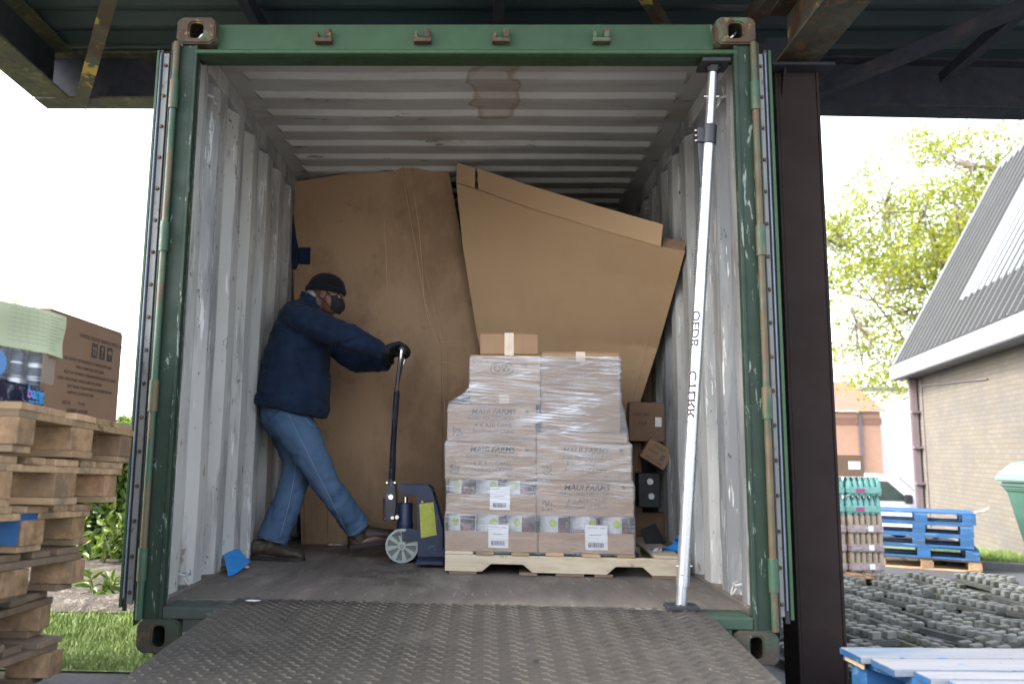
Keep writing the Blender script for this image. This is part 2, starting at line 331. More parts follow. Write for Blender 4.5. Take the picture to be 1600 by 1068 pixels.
M['rooflight'] = mat('translucent_rooflight', (.30, .34, .37), .5, var=.05, scale=2)
M['pipe'] = mat('purple_grey_pipe', (.14, .11, .12), .5, var=.1)
M['yellowpaper'] = mat('pale_green_form', (.45, .50, .33), .7, var=.03)

def leaf_mat(name, ca, cb, tr=.5):
    m = bpy.data.materials.new(name); m.use_nodes = True; n = m.node_tree.nodes; L = m.node_tree.links
    b = n['Principled BSDF']; b.inputs['Roughness'].default_value = .35
    g = n.new('ShaderNodeNewGeometry'); mx = n.new('ShaderNodeMix'); mx.data_type = 'RGBA'
    L.new(g.outputs['Random Per Island'], mx.inputs[0]); mx.inputs[6].default_value = (*ca, 1); mx.inputs[7].default_value = (*cb, 1)
    L.new(mx.outputs[2], b.inputs['Base Color'])
    t = n.new('ShaderNodeBsdfTranslucent'); L.new(mx.outputs[2], t.inputs['Color'])
    ms = n.new('ShaderNodeMixShader'); ms.inputs[0].default_value = tr
    L.new(b.outputs[0], ms.inputs[1]); L.new(t.outputs[0], ms.inputs[2]); L.new(ms.outputs[0], n['Material Output'].inputs[0])
    return m
M['laurel'] = leaf_mat('laurel_leaves', (.03, .075, .012), (.19, .27, .035), .4)
M['spring'] = leaf_mat('spring_leaves', (.20, .26, .035), (.42, .42, .06), .55)
M['springfar'] = leaf_mat('far_spring_leaves', (.45, .42, .12), (.6, .55, .2), .5)

def stain(m, pt, rad, col, ring=.35):
    "one brown water stain round a point of the sheet, with an uneven rim"
    n = m.node_tree.nodes; L = m.node_tree.links; b = n['Principled BSDF']; src = b.inputs['Base Color'].links[0].from_socket
    tc = n.new('ShaderNodeTexCoord'); t = n.new('ShaderNodeTexNoise'); t.inputs['Scale'].default_value = 7; t.inputs['Detail'].default_value = 5; L.new(tc.outputs['Object'], t.inputs['Vector'])
    ad = n.new('ShaderNodeMixRGB'); ad.blend_type = 'ADD'; ad.inputs[0].default_value = .22; L.new(tc.outputs['Object'], ad.inputs[1]); L.new(t.outputs['Color'], ad.inputs[2])
    mp = n.new('ShaderNodeMapping'); mp.vector_type = 'POINT'; mp.inputs['Location'].default_value = tuple(-(pt[i]+.11)/rad[i] for i in range(3)); mp.inputs['Scale'].default_value = tuple(1/q for q in rad); L.new(ad.outputs[0], mp.inputs[0])
    ln = n.new('ShaderNodeVectorMath'); ln.operation = 'LENGTH'; L.new(mp.outputs[0], ln.inputs[0])
    rp_ = n.new('ShaderNodeValToRGB'); e = rp_.color_ramp.elements; e[0].position = 0; e[0].color = (ring,)*3+(1,); e[1].position = 1.0; e[1].color = (0, 0, 0, 1)
    q = rp_.color_ramp.elements.new(.72); q.color = (ring*.9,)*3+(1,); q = rp_.color_ramp.elements.new(.86); q.color = (.8, .8, .8, 1); q = rp_.color_ramp.elements.new(.92); q.color = (.5, .5, .5, 1)
    L.new(ln.outputs['Value'], rp_.inputs[0]); mx = n.new('ShaderNodeMix'); mx.data_type = 'RGBA'; L.new(rp_.outputs[0], mx.inputs[0]); L.new(src, mx.inputs[6]); mx.inputs[7].default_value = (*col, 1); L.new(mx.outputs[2], b.inputs['Base Color'])
_p = P(772, 140, 'z', 2.56); stain(M['ceil'], (_p.x, _p.y, 2.55), (.13, .40, .6), (.17, .12, .07))

def film_mat():
    m = bpy.data.materials.new('stretch_film'); m.use_nodes = True; n = m.node_tree.nodes; L = m.node_tree.links
    n.remove(n['Principled BSDF']); out = n['Material Output']
    tc = n.new('ShaderNodeTexCoord')
    def nz(sc, st, rot, det=5, off=0, dd=0):
        mp = n.new('ShaderNodeMapping'); mp.inputs['Scale'].default_value = st; mp.inputs['Rotation'].default_value = rot; mp.inputs['Location'].default_value = (off,)*3
        mp.vector_type = 'POINT'
        mq = n.new('ShaderNodeMapping'); mq.inputs['Rotation'].default_value = rot; mp.inputs['Rotation'].default_value = (0, 0, 0)
        L.new(tc.outputs['Object'], mq.inputs[0]); L.new(mq.outputs[0], mp.inputs[0])
        t = n.new('ShaderNodeTexNoise'); t.inputs['Scale'].default_value = sc; t.inputs['Detail'].default_value = det; t.inputs['Roughness'].default_value = .62
        t.inputs['Distortion'].default_value = dd
        L.new(mp.outputs[0], t.inputs['Vector']); return t.outputs['Fac']
    def rg(x, lo, hi, a, c):
        r = n.new('ShaderNodeMapRange'); r.inputs[1].default_value = lo; r.inputs[2].default_value = hi; r.inputs[3].default_value = a; r.inputs[4].default_value = c
        L.new(x, r.inputs[0]); return r.outputs[0]
    def mth(op, a, b_):
        r = n.new('ShaderNodeMath'); r.operation = op; r.use_clamp = True
        for i, q in enumerate((a, b_)):
            if hasattr(q, 'is_linked'): L.new(q, r.inputs[i])
            else: r.inputs[i].default_value = q
        return r.outputs[0]
    s1 = nz(1.0, (3.5, 3.5, 130), (0, R(-4), 0), 5, 0, .25); s2 = nz(1.0, (1.6, 1.6, 26), (0, R(15), 0), 4, 4, .5); s3 = nz(1.0, (2.5, 2.5, 4), (0, 0, 0), 2, 9)
    haze = mth('ADD', mth('MULTIPLY', rg(s1, .47, .60, 0, 1), rg(s3, .40, .60, .10, .62)), mth('MULTIPLY', rg(s2, .54, .60, 0, .30), rg(s3, .38, .58, .2, 1)))
    sz = n.new('ShaderNodeSeparateXYZ'); L.new(tc.outputs['Object'], sz.inputs[0])
    haze = mth('MULTIPLY', mth('ADD', haze, .09), rg(sz.outputs['Z'], .20, .60, .28, .80))
    tr = n.new('ShaderNodeBsdfTransparent'); tr.inputs[0].default_value = (.97, .97, .98, 1)
    df = n.new('ShaderNodeBsdfDiffuse'); df.inputs[0].default_value = (.80, .83, .88, 1)
    m1 = n.new('ShaderNodeMixShader'); L.new(haze, m1.inputs[0]); L.new(tr.outputs[0], m1.inputs[1]); L.new(df.outputs[0], m1.inputs[2])
    bp = n.new('ShaderNodeBump'); bp.inputs['Strength'].default_value = 1.0; bp.inputs['Distance'].default_value = .012
    bh = mth('ADD', mth('MULTIPLY', s1, .6), mth('MULTIPLY', nz(1.0, (25, 25, 120), (0, R(8), 0), 3, 2, .5), .5)); L.new(bh, bp.inputs['Height'])
    gl = n.new('ShaderNodeBsdfGlossy'); gl.inputs['Roughness'].default_value = .13; gl.inputs[0].default_value = (1, 1, 1, 1); L.new(bp.outputs[0], gl.inputs['Normal'])
    fr = n.new('ShaderNodeFresnel'); fr.inputs[0].default_value = 1.5; L.new(bp.outputs[0], fr.inputs['Normal'])
    ff = mth('ADD', mth('MULTIPLY', fr.outputs[0], 1.0), .05)
    m2 = n.new('ShaderNodeMixShader'); L.new(ff, m2.inputs[0]); L.new(m1.outputs[0], m2.inputs[1]); L.new(gl.outputs[0], m2.inputs[2])
    L.new(m2.outputs[0], out.inputs[0]); return m
M['film'] = film_mat()

def brick_mat():
    m = bpy.data.materials.new('buff_brickwork'); m.use_nodes = True; n = m.node_tree.nodes; L = m.node_tree.links
    b = n['Principled BSDF']; b.inputs['Roughness'].default_value = .9
    tc = n.new('ShaderNodeTexCoord'); mp = n.new('ShaderNodeMapping'); mp.inputs['Rotation'].default_value = (R(90), 0, R(90))
    mp2 = n.new('ShaderNodeCombineXYZ'); sp = n.new('ShaderNodeSeparateXYZ'); L.new(tc.outputs['Object'], sp.inputs[0])
    L.new(sp.outputs['X'], mp2.inputs[0]); L.new(sp.outputs['Z'], mp2.inputs[1])
    k = n.new('ShaderNodeTexBrick'); k.inputs['Scale'].default_value = 1; k.inputs['Brick Width'].default_value = .225; k.inputs['Row Height'].default_value = .075
    k.inputs['Mortar Size'].default_value = .007; k.inputs['Color1'].default_value = (.120, .102, .076, 1); k.inputs['Color2'].default_value = (.140, .122, .098, 1); k.inputs['Mortar'].default_value = (.092, .083, .072, 1)
    L.new(mp2.outputs[0], k.inputs['Vector'])
    t = n.new('ShaderNodeTexNoise'); t.inputs['Scale'].default_value = 1.2; L.new(tc.outputs['Object'], t.inputs['Vector'])
    mx = n.new('ShaderNodeMix'); mx.data_type = 'RGBA'; mx.blend_type = 'MULTIPLY'; mx.inputs[0].default_value = .5
    L.new(k.outputs['Color'], mx.inputs[6]); L.new(t.outputs['Color'], mx.inputs[7])
    hs = n.new('ShaderNodeMix'); hs.data_type = 'RGBA'; hs.inputs[0].default_value = .0
    r = n.new('ShaderNodeMapRange'); r.inputs[1].default_value = .45; r.inputs[2].default_value = .7; r.inputs[4].default_value = .5; L.new(t.outputs['Fac'], r.inputs[0])
    m3 = n.new('ShaderNodeMix'); m3.data_type = 'RGBA'; L.new(r.outputs[0], m3.inputs[0]); L.new(k.outputs['Color'], m3.inputs[6]); m3.inputs[7].default_value = (.080, .078, .078, 1)
    L.new(m3.outputs[2], b.inputs['Base Color'])
    bp = n.new('ShaderNodeBump'); bp.inputs['Distance'].default_value = .01; bp.inputs['Strength'].default_value = .6; bp.invert = True; L.new(k.outputs['Fac'], bp.inputs['Height']); L.new(bp.outputs[0], b.inputs['Normal'])
    return m
M['brick'] = brick_mat()

# ================================================================== SETTING: ground
def gh(x, y):
    "ground height: level with the container on the left, a step lower on the right, falling away far to the right"
    t = min(1, max(0, (x-.7)/.8)); t = t*t*(3-2*t)
    z = -.03-.62*t
    u = min(1, max(0, (y-9.5)/10)); w = min(1, max(0, (x+3)/3)); z -= 1.1*u*u*(3-2*u)*w
    return z
xs = sorted(set([-140, -80, -40, -20, -12]+[round(-8+i*.4, 2) for i in range(20)]+[round(i*.1, 2) for i in range(0, 25)]+[2.6+i*.6 for i in range(25)]+[20, 30, 50, 90, 150]))
ys = sorted(set([-120, -60, -30, -15, -8]+[-5+i for i in range(35)]+[35, 45, 60, 100, 200]))
mb = MB(); vs = [(x, y, gh(x, y)) for y in ys for x in xs]; nx = len(xs)
mb.add(vs, [[j*nx+i, j*nx+i+1, (j+1)*nx+i+1, (j+1)*nx+i] for j in range(len(ys)-1) for i in range(nx-1)])
tag(mb.build('ground', M['asphalt'], smooth=40), kind='structure')

def sheet(name, poly, dz, m, res=.25, bumpy=0):
    "flat-ish cover following the ground, given by x-extent per y"
    (xa0, xa1, xb0, xb1, y0, y1) = poly; mb = MB(); ny = max(2, int((y1-y0)/res)+1); nx_ = max(2, int(max(xa1-xa0, xb1-xb0)/res)+1)
    vs = []
    for j in range(ny):
        t = j/(ny-1); y = y0+(y1-y0)*t; a = xa0+(xb0-xa0)*t; b = xa1+(xb1-xa1)*t
        for i in range(nx_):
            x = a+(b-a)*i/(nx_-1)
            e = min(i, nx_-1-i, j, ny-1-j)
            vs.append((x, y, gh(x, y)+dz+(bumpy*(noise.noise(Vector((x*3, y*3, 1)))+.6) if e else 0)))
    mb.add(vs, [[j*nx_+i, j*nx_+i+1, (j+1)*nx_+i+1, (j+1)*nx_+i] for j in range(ny-1) for i in range(nx_-1)])
    return tag(mb.build(name, m, smooth=60), kind='structure')
sheet('lawn', (-14, -.9, -14, -.9, -.17, .85), .006, M['turf'], .2)
sheet('flower_bed', (-14, -.9, -14, -.9, .8, 6), .012, M['soil'], .12, .05)
a = P(1318, 907, 'z', -.64); b_ = P(1640, 950, 'z', -.64)
sheet('road', (1.7, 12, 1.7, 12, 4.9, 8.6), .006, M['road'], .5)
M['yard'] = mat('pale_bounce_sheet', (.36, .34, .31), .85, var=.12, scale=2, bump=.3)
mb = MB(); mb.add([(-30, -30, .004+gh(-30, -30)), (.6, -30, gh(0, -30)+.004), (.6, -3.4, gh(0, -3)+.004), (-30, -3.4, gh(-3, -3)+.004)], [(0, 1, 2, 3)]); mb.add([(1.6, -30, .004-.65), (30, -30, .004-.65), (30, -3.4, .004-.65), (1.6, -3.4, .004-.65)], [(0, 1, 2, 3)]); tag(mb.build('bounce_sheet', M['yard']), kind='structure')  # unseen pale sheets added behind the camera to bounce light into the container
# grass blades on the lawn
mb = MB()
for i in range(26000):
    x = random.uniform(-3.2, -1.15); y = random.uniform(-.16, .80+.16*noise.noise(Vector((x*4, 0, 0)))+.05*noise.noise(Vector((x*14, 3, 0))))
    h = random.uniform(.012, .034); a_ = random.uniform(0, 6.28); w = .0022
    dx, dy = math.cos(a_)*w, math.sin(a_)*w; z = gh(x, y)+.006; lx, ly = random.gauss(0, .012), random.gauss(0, .012)
    mb.add([(x-dx, y-dy, z), (x+dx, y+dy, z), (x+lx, y+ly, z+h)], [(0, 1, 2)])
tag(mb.build('grass', M['blade']), 'short green lawn grass beside the container', 'grass', kind='stuff')

# ================================================================== CONTAINER
HW = 1.219; CD = 6.06; FZ = .172
ct = thing('shipping_container', 'open green shipping container with rusty corners and a whitish corrugated interior', 'container', (0, 0, 0))
# corner castings
def casting(x0, x1, z0, z1, hole, name='corner_casting', m=None, y0=-.004, y1=.174):
    mb = MB(); cx = (x0+x1)/2; cz = (z0+z1)/2; rw, rh = hole; n = 20
    inner = []; outer = []
    for k in range(n):
        a_ = 2*math.pi*(k+.5)/n; c, s_ = math.cos(a_), math.sin(a_)
        inner.append((cx+max(-rw, min(rw, c*rw*1.18)), cz+max(-rh, min(rh, s_*rh*1.18))))
        q = max(abs(c)/((x1-x0)/2), abs(s_)/((z1-z0)/2)); ox, oz = c/q, s_/q
        kx = abs(ox)/((x1-x0)/2); kz = abs(oz)/((z1-z0)/2)
        outer.append((cx+ox, cz+oz))
    t = .022
    vs = [(p[0], y0, p[1]) for p in outer]+[(p[0], y0, p[1]) for p in inner]+[(p[0], y0+t, p[1]) for p in inner]+[(cx+(p[0]-cx)*1.45, y0+t+.001, cz+(p[1]-cz)*1.45) for p in inner]+[(cx+(p[0]-cx)*1.45, y0+.165, cz+(p[1]-cz)*1.45) for p in inner]
    fs = []
    for q in range(4):
        fs += [[q*n+k, q*n+(k+1) % n, (q+1)*n+(k+1) % n, (q+1)*n+k] for k in range(n)]
    fs.append([4*n+k for k in range(n)])
    o = [(p[0], y0, p[1]) for p in outer]; o2 = [(p[0], y1, p[1]) for p in outer]; b0 = len(vs); vs += o2
    fs += [[k, b0+k, b0+(k+1) % n, (k+1) % n] for k in range(n)]; fs.append([b0+k for k in range(n)])
    mb.add(vs, fs); return mb.build(name, m, ct, smooth=30, bevel=.006, segs=2)
H = 2.591
casting(-HW, -HW+.166, H-.118, H, (.030, .034), m=M['rusty']); casting(HW-.166, HW, H-.118, H, (.030, .034), m=M['rusty'])
casting(-HW, -HW+.17, 0, .124, (.024, .040), m=M['rusty_green']); casting(HW-.17, HW, 0, .124, (.024, .040), m=M['rusty_green'])
for x in (-1, 1):
    for z in (0, H-.118):
        xx = sorted((x*HW, x*(HW-.16))); MB().box(xx[0], xx[1], CD-.17, CD, z, z+.118).build('corner_casting', M['rusty'], ct, bevel=.006)
# twistlock cones glimpsed inside top castings
for x in (-HW+.083, HW-.083):
    MB().tube([(x-.02, .06, H-.075), (x+.005, .05, H-.055), (x+.02, .055, H-.04)], .006, 6).build('locking_lug', M['alu'], ct)
# front posts: front web, jamb, inner return
for s in (-1, 1):
    mb = MB()
    mb.prism([(s*(HW-.006), .012, .12), (s*1.135, .012, .12), (s*1.135, .03, .12), (s*(HW-.006), .03, .12)], (0, 0, H-.118-.12-.003))
    mb.prism([(s*1.143, .005, .12), (s*1.128, .005, .12), (s*1.128, .04, .12), (s*1.143, .04, .12)], (0, 0, H-.118-.125))
    mb.prism([(s*(HW-.006), .031, .12), (s*1.205, .031, .12), (s*1.205, .175, .12), (s*(HW-.006), .175, .12)], (0, 0, H-.118-.12-.003))
    mb.build('corner_post', M['green_frame'], ct, bevel=.002)
    MB().prism([(s*1.14, .0405, .155), (s*1.131, .0405, .155), (s*1.166, .155, .155), (s*1.178, .155, .155)], (0, 0, 2.28)).build('post_jamb', M['green_scratched'], ct)
# header
mb = MB(); zt = 2.588; zb = 2.466
mb.prism([(-1.06, .05, zb), (-1.06, .05, zt), (-1.06, .16, zt), (-1.06, .16, zb)], (2.12, 0, 0))
mb.prism([(-1.14, .004, zb-.034), (-1.14, .004, zb-.018), (-1.14, .03, zb-.003), (-1.14, .165, zb-.003), (-1.14, .165, zb-.010), (-1.14, .03, zb-.036)], (2.28, 0, 0))
mb.build('header_beam', M['green'], ct, bevel=.003)
for q in (): MB().prism([(q*1.129, .013, 2.40), (q*1.129, .013, 2.4285), (q*1.10, .013, 2.4285)], (0, .13, 0)).build('corner_fillet', M['green_frame'], ct)
MB().box(-1.13, 1.13, .166, .25, 2.50, 2.545).build('header_inner_lip', M['green_frame'], ct)
for px in (507, 661, 783, 939):
    p = P(px, 62, 'y', .05); mb = MB(); x, z = p.x, p.z
    mb.box(x-.038, x+.038, .018, .052, z-.024, z-.006); mb.box(x-.036, x-.022, .020, .052, z-.006, z+.022); mb.box(x+.010, x+.032, .014, .052, z-.006, z+.034)
    mb.cyl((x+.021, .012, z+.016), (x+.021, .052, z+.016), .009, n=10)
    mb.build('lock_keeper', M['rusty'], ct, bevel=.002)
# sill
mb = MB(); mb.box(-1.05, 1.05, .012, .16, .03, .166); mb.box(-1.128, 1.128, .006, .165, .1245, .1695)
mb.build('door_sill', M['sill'], ct, bevel=.004)
MB().prism([(-1.04, .03, .11), (1.04, .03, .11), (1.04, .16, .11), (-1.04, .16, .11)], (0, 0, -.1)).build('lower_cross_member', M['green_frame'], ct)
# floor
MB().box(-1.165, 1.165, .166, CD-.05, .14, FZ).build('floor_boards', M['ply'], ct)
# side walls: corrugated sheet
def corr_profile(y0, y1, per, seq, depth):
    pts = [(y0, 0)]; y = y0
    while y < y1:
        for (dy, lv) in seq:
            y += dy
            if y >= y1: pts.append((y1, lv*depth)); return pts
            pts.append((y, lv*depth))
    return pts
pr = [(.158, 0), (.262, 0)]+[(p[0], p[1]) for p in corr_profile(.265, CD-.06, .278, [(.035, 1), (.072, 1), (.068, 0), (.103, 0)], .036)[1:]]
for s in (-1, 1):
    mb = MB(); xi = 1.17
    a = [Vector((s*(xi+d), y, .15)) for y, d in pr]; b = [Vector((s*(xi+d+.003), y, .15)) for y, d in pr]
    n = len(a); up = Vector((0, 0, 2.40))
    nz_ = 14
    def ribbon(ps):
        vs = []
        for k in range(nz_+1):
            for i, p in enumerate(ps):
                z = 2.40*k/nz_; q = p+Vector((0, 0, z))
                q.x += s*.006*noise.noise(Vector((s*5, q.y*1.7, q.z*1.9))) if i > 1 else 0
                vs.append(q)
        mb.add(vs, [[k*n+i, k*n+i+1, (k+1)*n+i+1, (k+1)*n+i] for k in range(nz_) for i in range(n-1)])
    ribbon(a); ribbon(b)
    mb.build('side_wall', M['wall'], ct)
    # top rail, bottom rail
    mb = MB(); mb.box(*sorted((s*1.160, s*1.214)), .166, CD-.1, 2.492, 2.588) if False else mb.prism([(s*1.163, .253, 2.475), (s*1.163, .253, 2.565), (s*1.214, .253, 2.588), (s*1.214, .253, 2.475)], (0, CD-.4, 0))
    mb.build('top_rail', M['wall'], ct, bevel=.004)
    mb = MB(); mb.prism([(s*1.1655, .17, .14), (s*1.1655, .17, .185), (s*1.214, .17, .192), (s*1.214, .17, .02), (s*1.18, .17, .02)], (0, CD-.35, 0)); mb.build('bottom_rail', M['ply'], ct)
    # post's white inner strip edge + lashing rings
    for (y, z) in ((.30, 2.36), (.30, .24), (1.95, 2.36), (3.3, 2.36), (1.7, .25)):
        mb = MB(); q = []
        for k in range(13):
            a_ = math.pi*k/12-.2; q.append((s*(1.155-.018*math.sin(a_)), y+.022*math.cos(a_), z-.035*math.sin(a_)))
        mb.tube(q, .0045, 6); mb.tube([(s*1.175, y-.03, z+.012), (s*1.15, y-.02, z+.004), (s*1.15, y+.02, z+.004), (s*1.175, y+.03, z+.012)], .006, 6)
        mb.build('lashing_ring', M['wall'], ct)
# roof: corrugations across, pressed between flat margins
seq = [(.108, 0), (.028, 1), (.045, 1), (.028, 0)]
prf = corr_profile(.33, CD-.1, .209, seq, -.022); prf = [(.16, 0)]+prf
xsr = [-1.165, -1.075, -1.045]+[-1.0+i*.1 for i in range(21)]+[1.045, 1.075, 1.165]
mb = MB(); vs = []
for (y, d) in prf:
    for x in xsr:
        k = 1 if abs(x) < 1.05 else 0
        sag = -.020*math.exp(-((x-.15)**2)/.25-((y-1.5)**2)/.5)*0
        vs.append((x, y, 2.565+d*k+.006*noise.noise(Vector((x*1.3, y*1.5, 3)))*k-.012*max(0, noise.noise(Vector((x*.9, y*.8, 8))))*k))
nx_ = len(xsr)
mb.add(vs, [[j*nx_+i, j*nx_+i+1, (j+1)*nx_+i+1, (j+1)*nx_+i] for j in range(len(prf)-1) for i in range(nx_-1)])
mb.build('roof_panel', M['ceil'], ct)
MB().box(-1.21, 1.21, .17, CD-.02, 2.5895, 2.5925).build('roof_skin', M['green'], ct)
mb = MB(); mb.box(-1.21, 1.21, CD-.05, CD-.02, .02, 2.588); mb.build('end_wall', M['wall'], ct)
# doors folded right back against the sides: inner lining, outer leaf, rubber seal, screw strip
for s in (-1, 1):
    if s < 0: rx0, fa0, fa1, sa0, sa1, da1, ea1 = 1.210, 1.226, 1.249, 1.250, 1.274, 1.287, 1.298
    else: rx0, fa0, fa1, sa0, sa1, da1, ea1 = 1.203, 1.219, 1.226, 1.227, 1.249, 1.267, 1.280
    d = MB(); d.box(*sorted((s*sa0, s*(ea1+.004))), .03, 1.17, .185, 2.43)
    door = d.build('door', M['green'], ct, bevel=.004)
    MB().box(*sorted((s*(da1+.001), s*ea1)), .003, .029, .165, 2.445).build('door_edge', M['green'], door, bevel=.001)
    MB().box(*sorted((s*(sa1+.001), s*da1)), .012, .028, .15, 2.45).build('outer_seal', M['rubber'], door, bevel=.001)
    MB().tube([(s*(sa1+.006), .002, .20), (s*(sa1+.006), .002, 2.43)], .0035, 8).build('seal_bead', M['bead'], door, smooth=60)
    MB().box(*sorted((s*sa0, s*sa1)), .014, .0285, .175, 2.435).build('seal_strip', M['strip'], door, bevel=.001)
    MB().prism([(s*fa0, -.012, .10), (s*(fa0+.005), -.012, .10), (s*fa1, .10, .10), (s*(fa1-.005), .10, .10)], (0, 0, 2.37)).build('rubber_seal', M['rubber'], door)
    for k in range(17):
        z = .22+k*.135
        MB().cyl((s*(sa0+sa1)/2, .0135, z), (s*(sa0+sa1)/2, .006, z), .0085, .006, 10).build('screw', M['rusty'], door, smooth=40)
    pin = MB().cyl((s*rx0, -.010, .125), (s*rx0, -.010, H-.119), .0135, n=14).build('hinge_pin', M['rod'] if s < 0 else M['rod2'], ct, smooth=40)
    for z in (.33, .98, 1.63, 2.24):
        mb = MB(); mb.cyl((s*rx0, -.010, z-.062), (s*rx0, -.010, z+.062), .0185, n=14)
        mb.build('hinge', M['rod'], ct, smooth=40)
# timber baulks the container stands on
for s, lb in ((-1, 'dark steel chock under the near left corner of the green container'), (1, 'dark steel chock under the near right corner of the green container')):
    z0 = gh(s*1.1, .1); mb = MB(); mb.prism([(s*1.17, .03, -.002), (s*1.02, .03, -.002), (s*1.06, .03, z0), (s*1.14, .03, z0)], (0, .16, 0))
    tag(mb.build('chock', M['blackplastic'], org=(s*1.1, .1, z0), bevel=.004), lb, 'chock')

# ================================================================== DOCK PLATE
fl = P(375, 932, 'z', .182); fr = P(1097, 954, 'z', .182)
A0 = P(375, 932, 'z', .182); A1 = P(333, 955, 'z', .182); A2 = Vector((-.905, -.12, .178))
B0 = P(1097, 952, 'z', .182); B1 = Vector((.952, -.08, .178))
dp = thing('loading_ramp', 'dark tread plate loading ramp bridging into the open container', 'ramp', (0, -.6, .1))
sl = math.tan(R(3.6)); yk = -.1
def rz(y): return .181-max(0, yk-y)*sl
TH = .009
def platepoly():
    pts = [A0, A1]
    pts.append(Vector((-.925, -1.0, rz(-1.0)))); pts.append(Vector((-.93, -2.0, rz(-2.0))))
    return pts
mb = MB()
rows = []
def xl(y):
    if y > A1.y: t = (y-A1.y)/(A0.y-A1.y); return A1.x+(A0.x-A1.x)*t
    t = (A1.y-y)/(A1.y+2.0); return A1.x+(-.93-A1.x)*t
def xr(y):
    t = (B0.y-y)/(B0.y+2.0); return B0.x+(.945-B0.x)*max(0, t)
def yfar(x):
    t = (x-A0.x)/(B0.x-A0.x); return A0.y+(B0.y-A0.y)*t
ylist = [1, .5, .25, 0, -.1]+[-.25-.25*i for i in range(8)]
cols = 24; vs = []
for j in range(14):
    for i in range(cols+1):
        u = i/cols
        if j < 3:
            x = A0.x+(B0.x-A0.x)*u if j == 0 else 0
            yt = yfar(A0.x+(B0.x-A0.x)*u); yb = -.10; y = yt+(yb-yt)*j/2 if j else yt
        else: y = -.10-(j-2)*.173
        x = xl(y)+(xr(y)-xl(y))*u
        vs.append(Vector((x, y, rz(y)-(.004 if j == 0 else 0))))
nc = cols+1; nr = 14
fs = [[j*nc+i, (j+1)*nc+i, (j+1)*nc+i+1, j*nc+i+1] for j in range(nr-1) for i in range(cols)]
mb.add(vs, fs); low = [v-Vector((0, 0, TH)) for v in vs]; mb.add(low, [f[::-1] for f in fs])
per = [i for i in range(nc)]+[j*nc+nc-1 for j in range(1, nr)]+[(nr-1)*nc+i for i in range(nc-2, -1, -1)]+[j*nc for j in range(nr-2, 0, -1)]
for k in range(len(per)):
    a, b = per[k], per[(k+1) % len(per)]; mb.add([vs[a], vs[b], low[b], low[a]], [(0, 1, 2, 3)])
mb.build('plate', M['tread'], dp)
# raised lozenges, alternately turned
mb = MB(); px_, py_ = .042, .0255
j = 0; y = .235
while y > -1.45:
    x = -.95+(px_/2 if j % 2 else 0)
    i = 0
    while x < .98:
        jx = x
        if xl(y)+.008 < jx < xr(y)-.008 and y < yfar(jx)-.006:
            a_ = R(22 if (i+j) % 2 else -22)+R(4.0)*-1; c, s_ = math.cos(a_), math.sin(a_)
            L_, w_, h_ = .0160, .0048, .0032; z = rz(y)+.0002
            def q(u, v, h): return (jx+c*u-s_*v, y+s_*u+c*v, z+h-(s_*u+c*v)*0)
            mb.add([q(-L_, 0, 0), q(0, -w_, 0), q(L_, 0, 0), q(0, w_, 0), q(-L_*.55, 0, h_), q(L_*.55, 0, h_)],
                   [(0, 1, 5, 4), (1, 2, 5), (2, 3, 4, 5), (3, 0, 4)])
        x += px_; i += 1
    y -= py_; j += 1
mb.build('tread_studs', M['stud'], dp)
mb = MB(); mb.box(-.90, .90, -1.9, -.15, -.03, .07); mb.build('ramp_body', M['blackplastic'], dp)

# ================================================================== CANOPY
cp = thing('canopy', 'dark steel loading bay canopy with corrugated sheets over the container', 'canopy', (0, 1.2, 3.0))
zb0, zb1 = 2.75, 3.04
def ibeam(p0, p1, z0, z1, fw, name, mw, mf, tw=.012, tf=.014):
    p0 = Vector(p0); p1 = Vector(p1); d = (p1-p0); d.z = 0; n_ = Vector((-d.y, d.x, 0)).normalized()
    def bx(w, za, zb_): 
        m = MB(); m.prism([p0+n_*w+Vector((0, 0, za)), p0-n_*w+Vector((0, 0, za)), p1-n_*w+Vector((0, 0, za)), p1+n_*w+Vector((0, 0, za))], (0, 0, zb_-za)); return m
    b = bx(tw/2, z0+tf, z1-tf).build(name, mw, cp)
    f = bx(fw/2, z0, z0+tf-.0005); f2 = bx(fw/2, z1-tf+.0005, z1); f.v += []; 
    f.build('flange', mf, b); f2.build('flange', mf, b)
    return b
ibeam((-2.50, 1.20, 0), (1.40, 1.20, 0), zb0, zb1, .14, 'edge_beam', M['steeldark'], M['steelmoss'])
ibeam((1.62, 1.20, 0), (7.0, 1.42, 0), zb0-.02, zb1-.02, .16, 'edge_beam', M['steeldark'], M['steeldark'])
ibeam((-2.40, 1.12, 0), (-2.34, -.75, 0), zb0+.002, zb1+.002, .20, 'side_beam', M['steeldark'], M['steelmoss'])
# main cross beam over the column
ibeam((1.52, .40, 0), (1.52, -.5, 0), 2.56, 2.84, .19, 'main_beam', M['steelyellow'], M['steelyellow'], tw=.02)
# roof sheet (corrugated, ridges along x)
mb = MB(); pts = []; y = -.75
seqr = [(.03, 1), (.06, 1), (.03, 0), (.085, 0)]
while y < 1.35:
    for dy, lv in seqr: pts.append((y, lv)); y += dy
def zr(y): return 3.075+.02*y
a = [Vector((-2.6, y, zr(y)-.032*lv)) for y, lv in pts]; n = len(a)
mb.add(a+[p+Vector((10, 0, 0)) for p in a], [[i, i+1, n+i+1, n+i] for i in range(n-1)])
mb.add([p+Vector((0, 0, .003)) for p in a]+[p+Vector((10, 0, .003)) for p in a], [[i, i+1, n+i+1, n+i] for i in range(n-1)])
mb.build('roof_sheet', M['roofsheet'], cp)
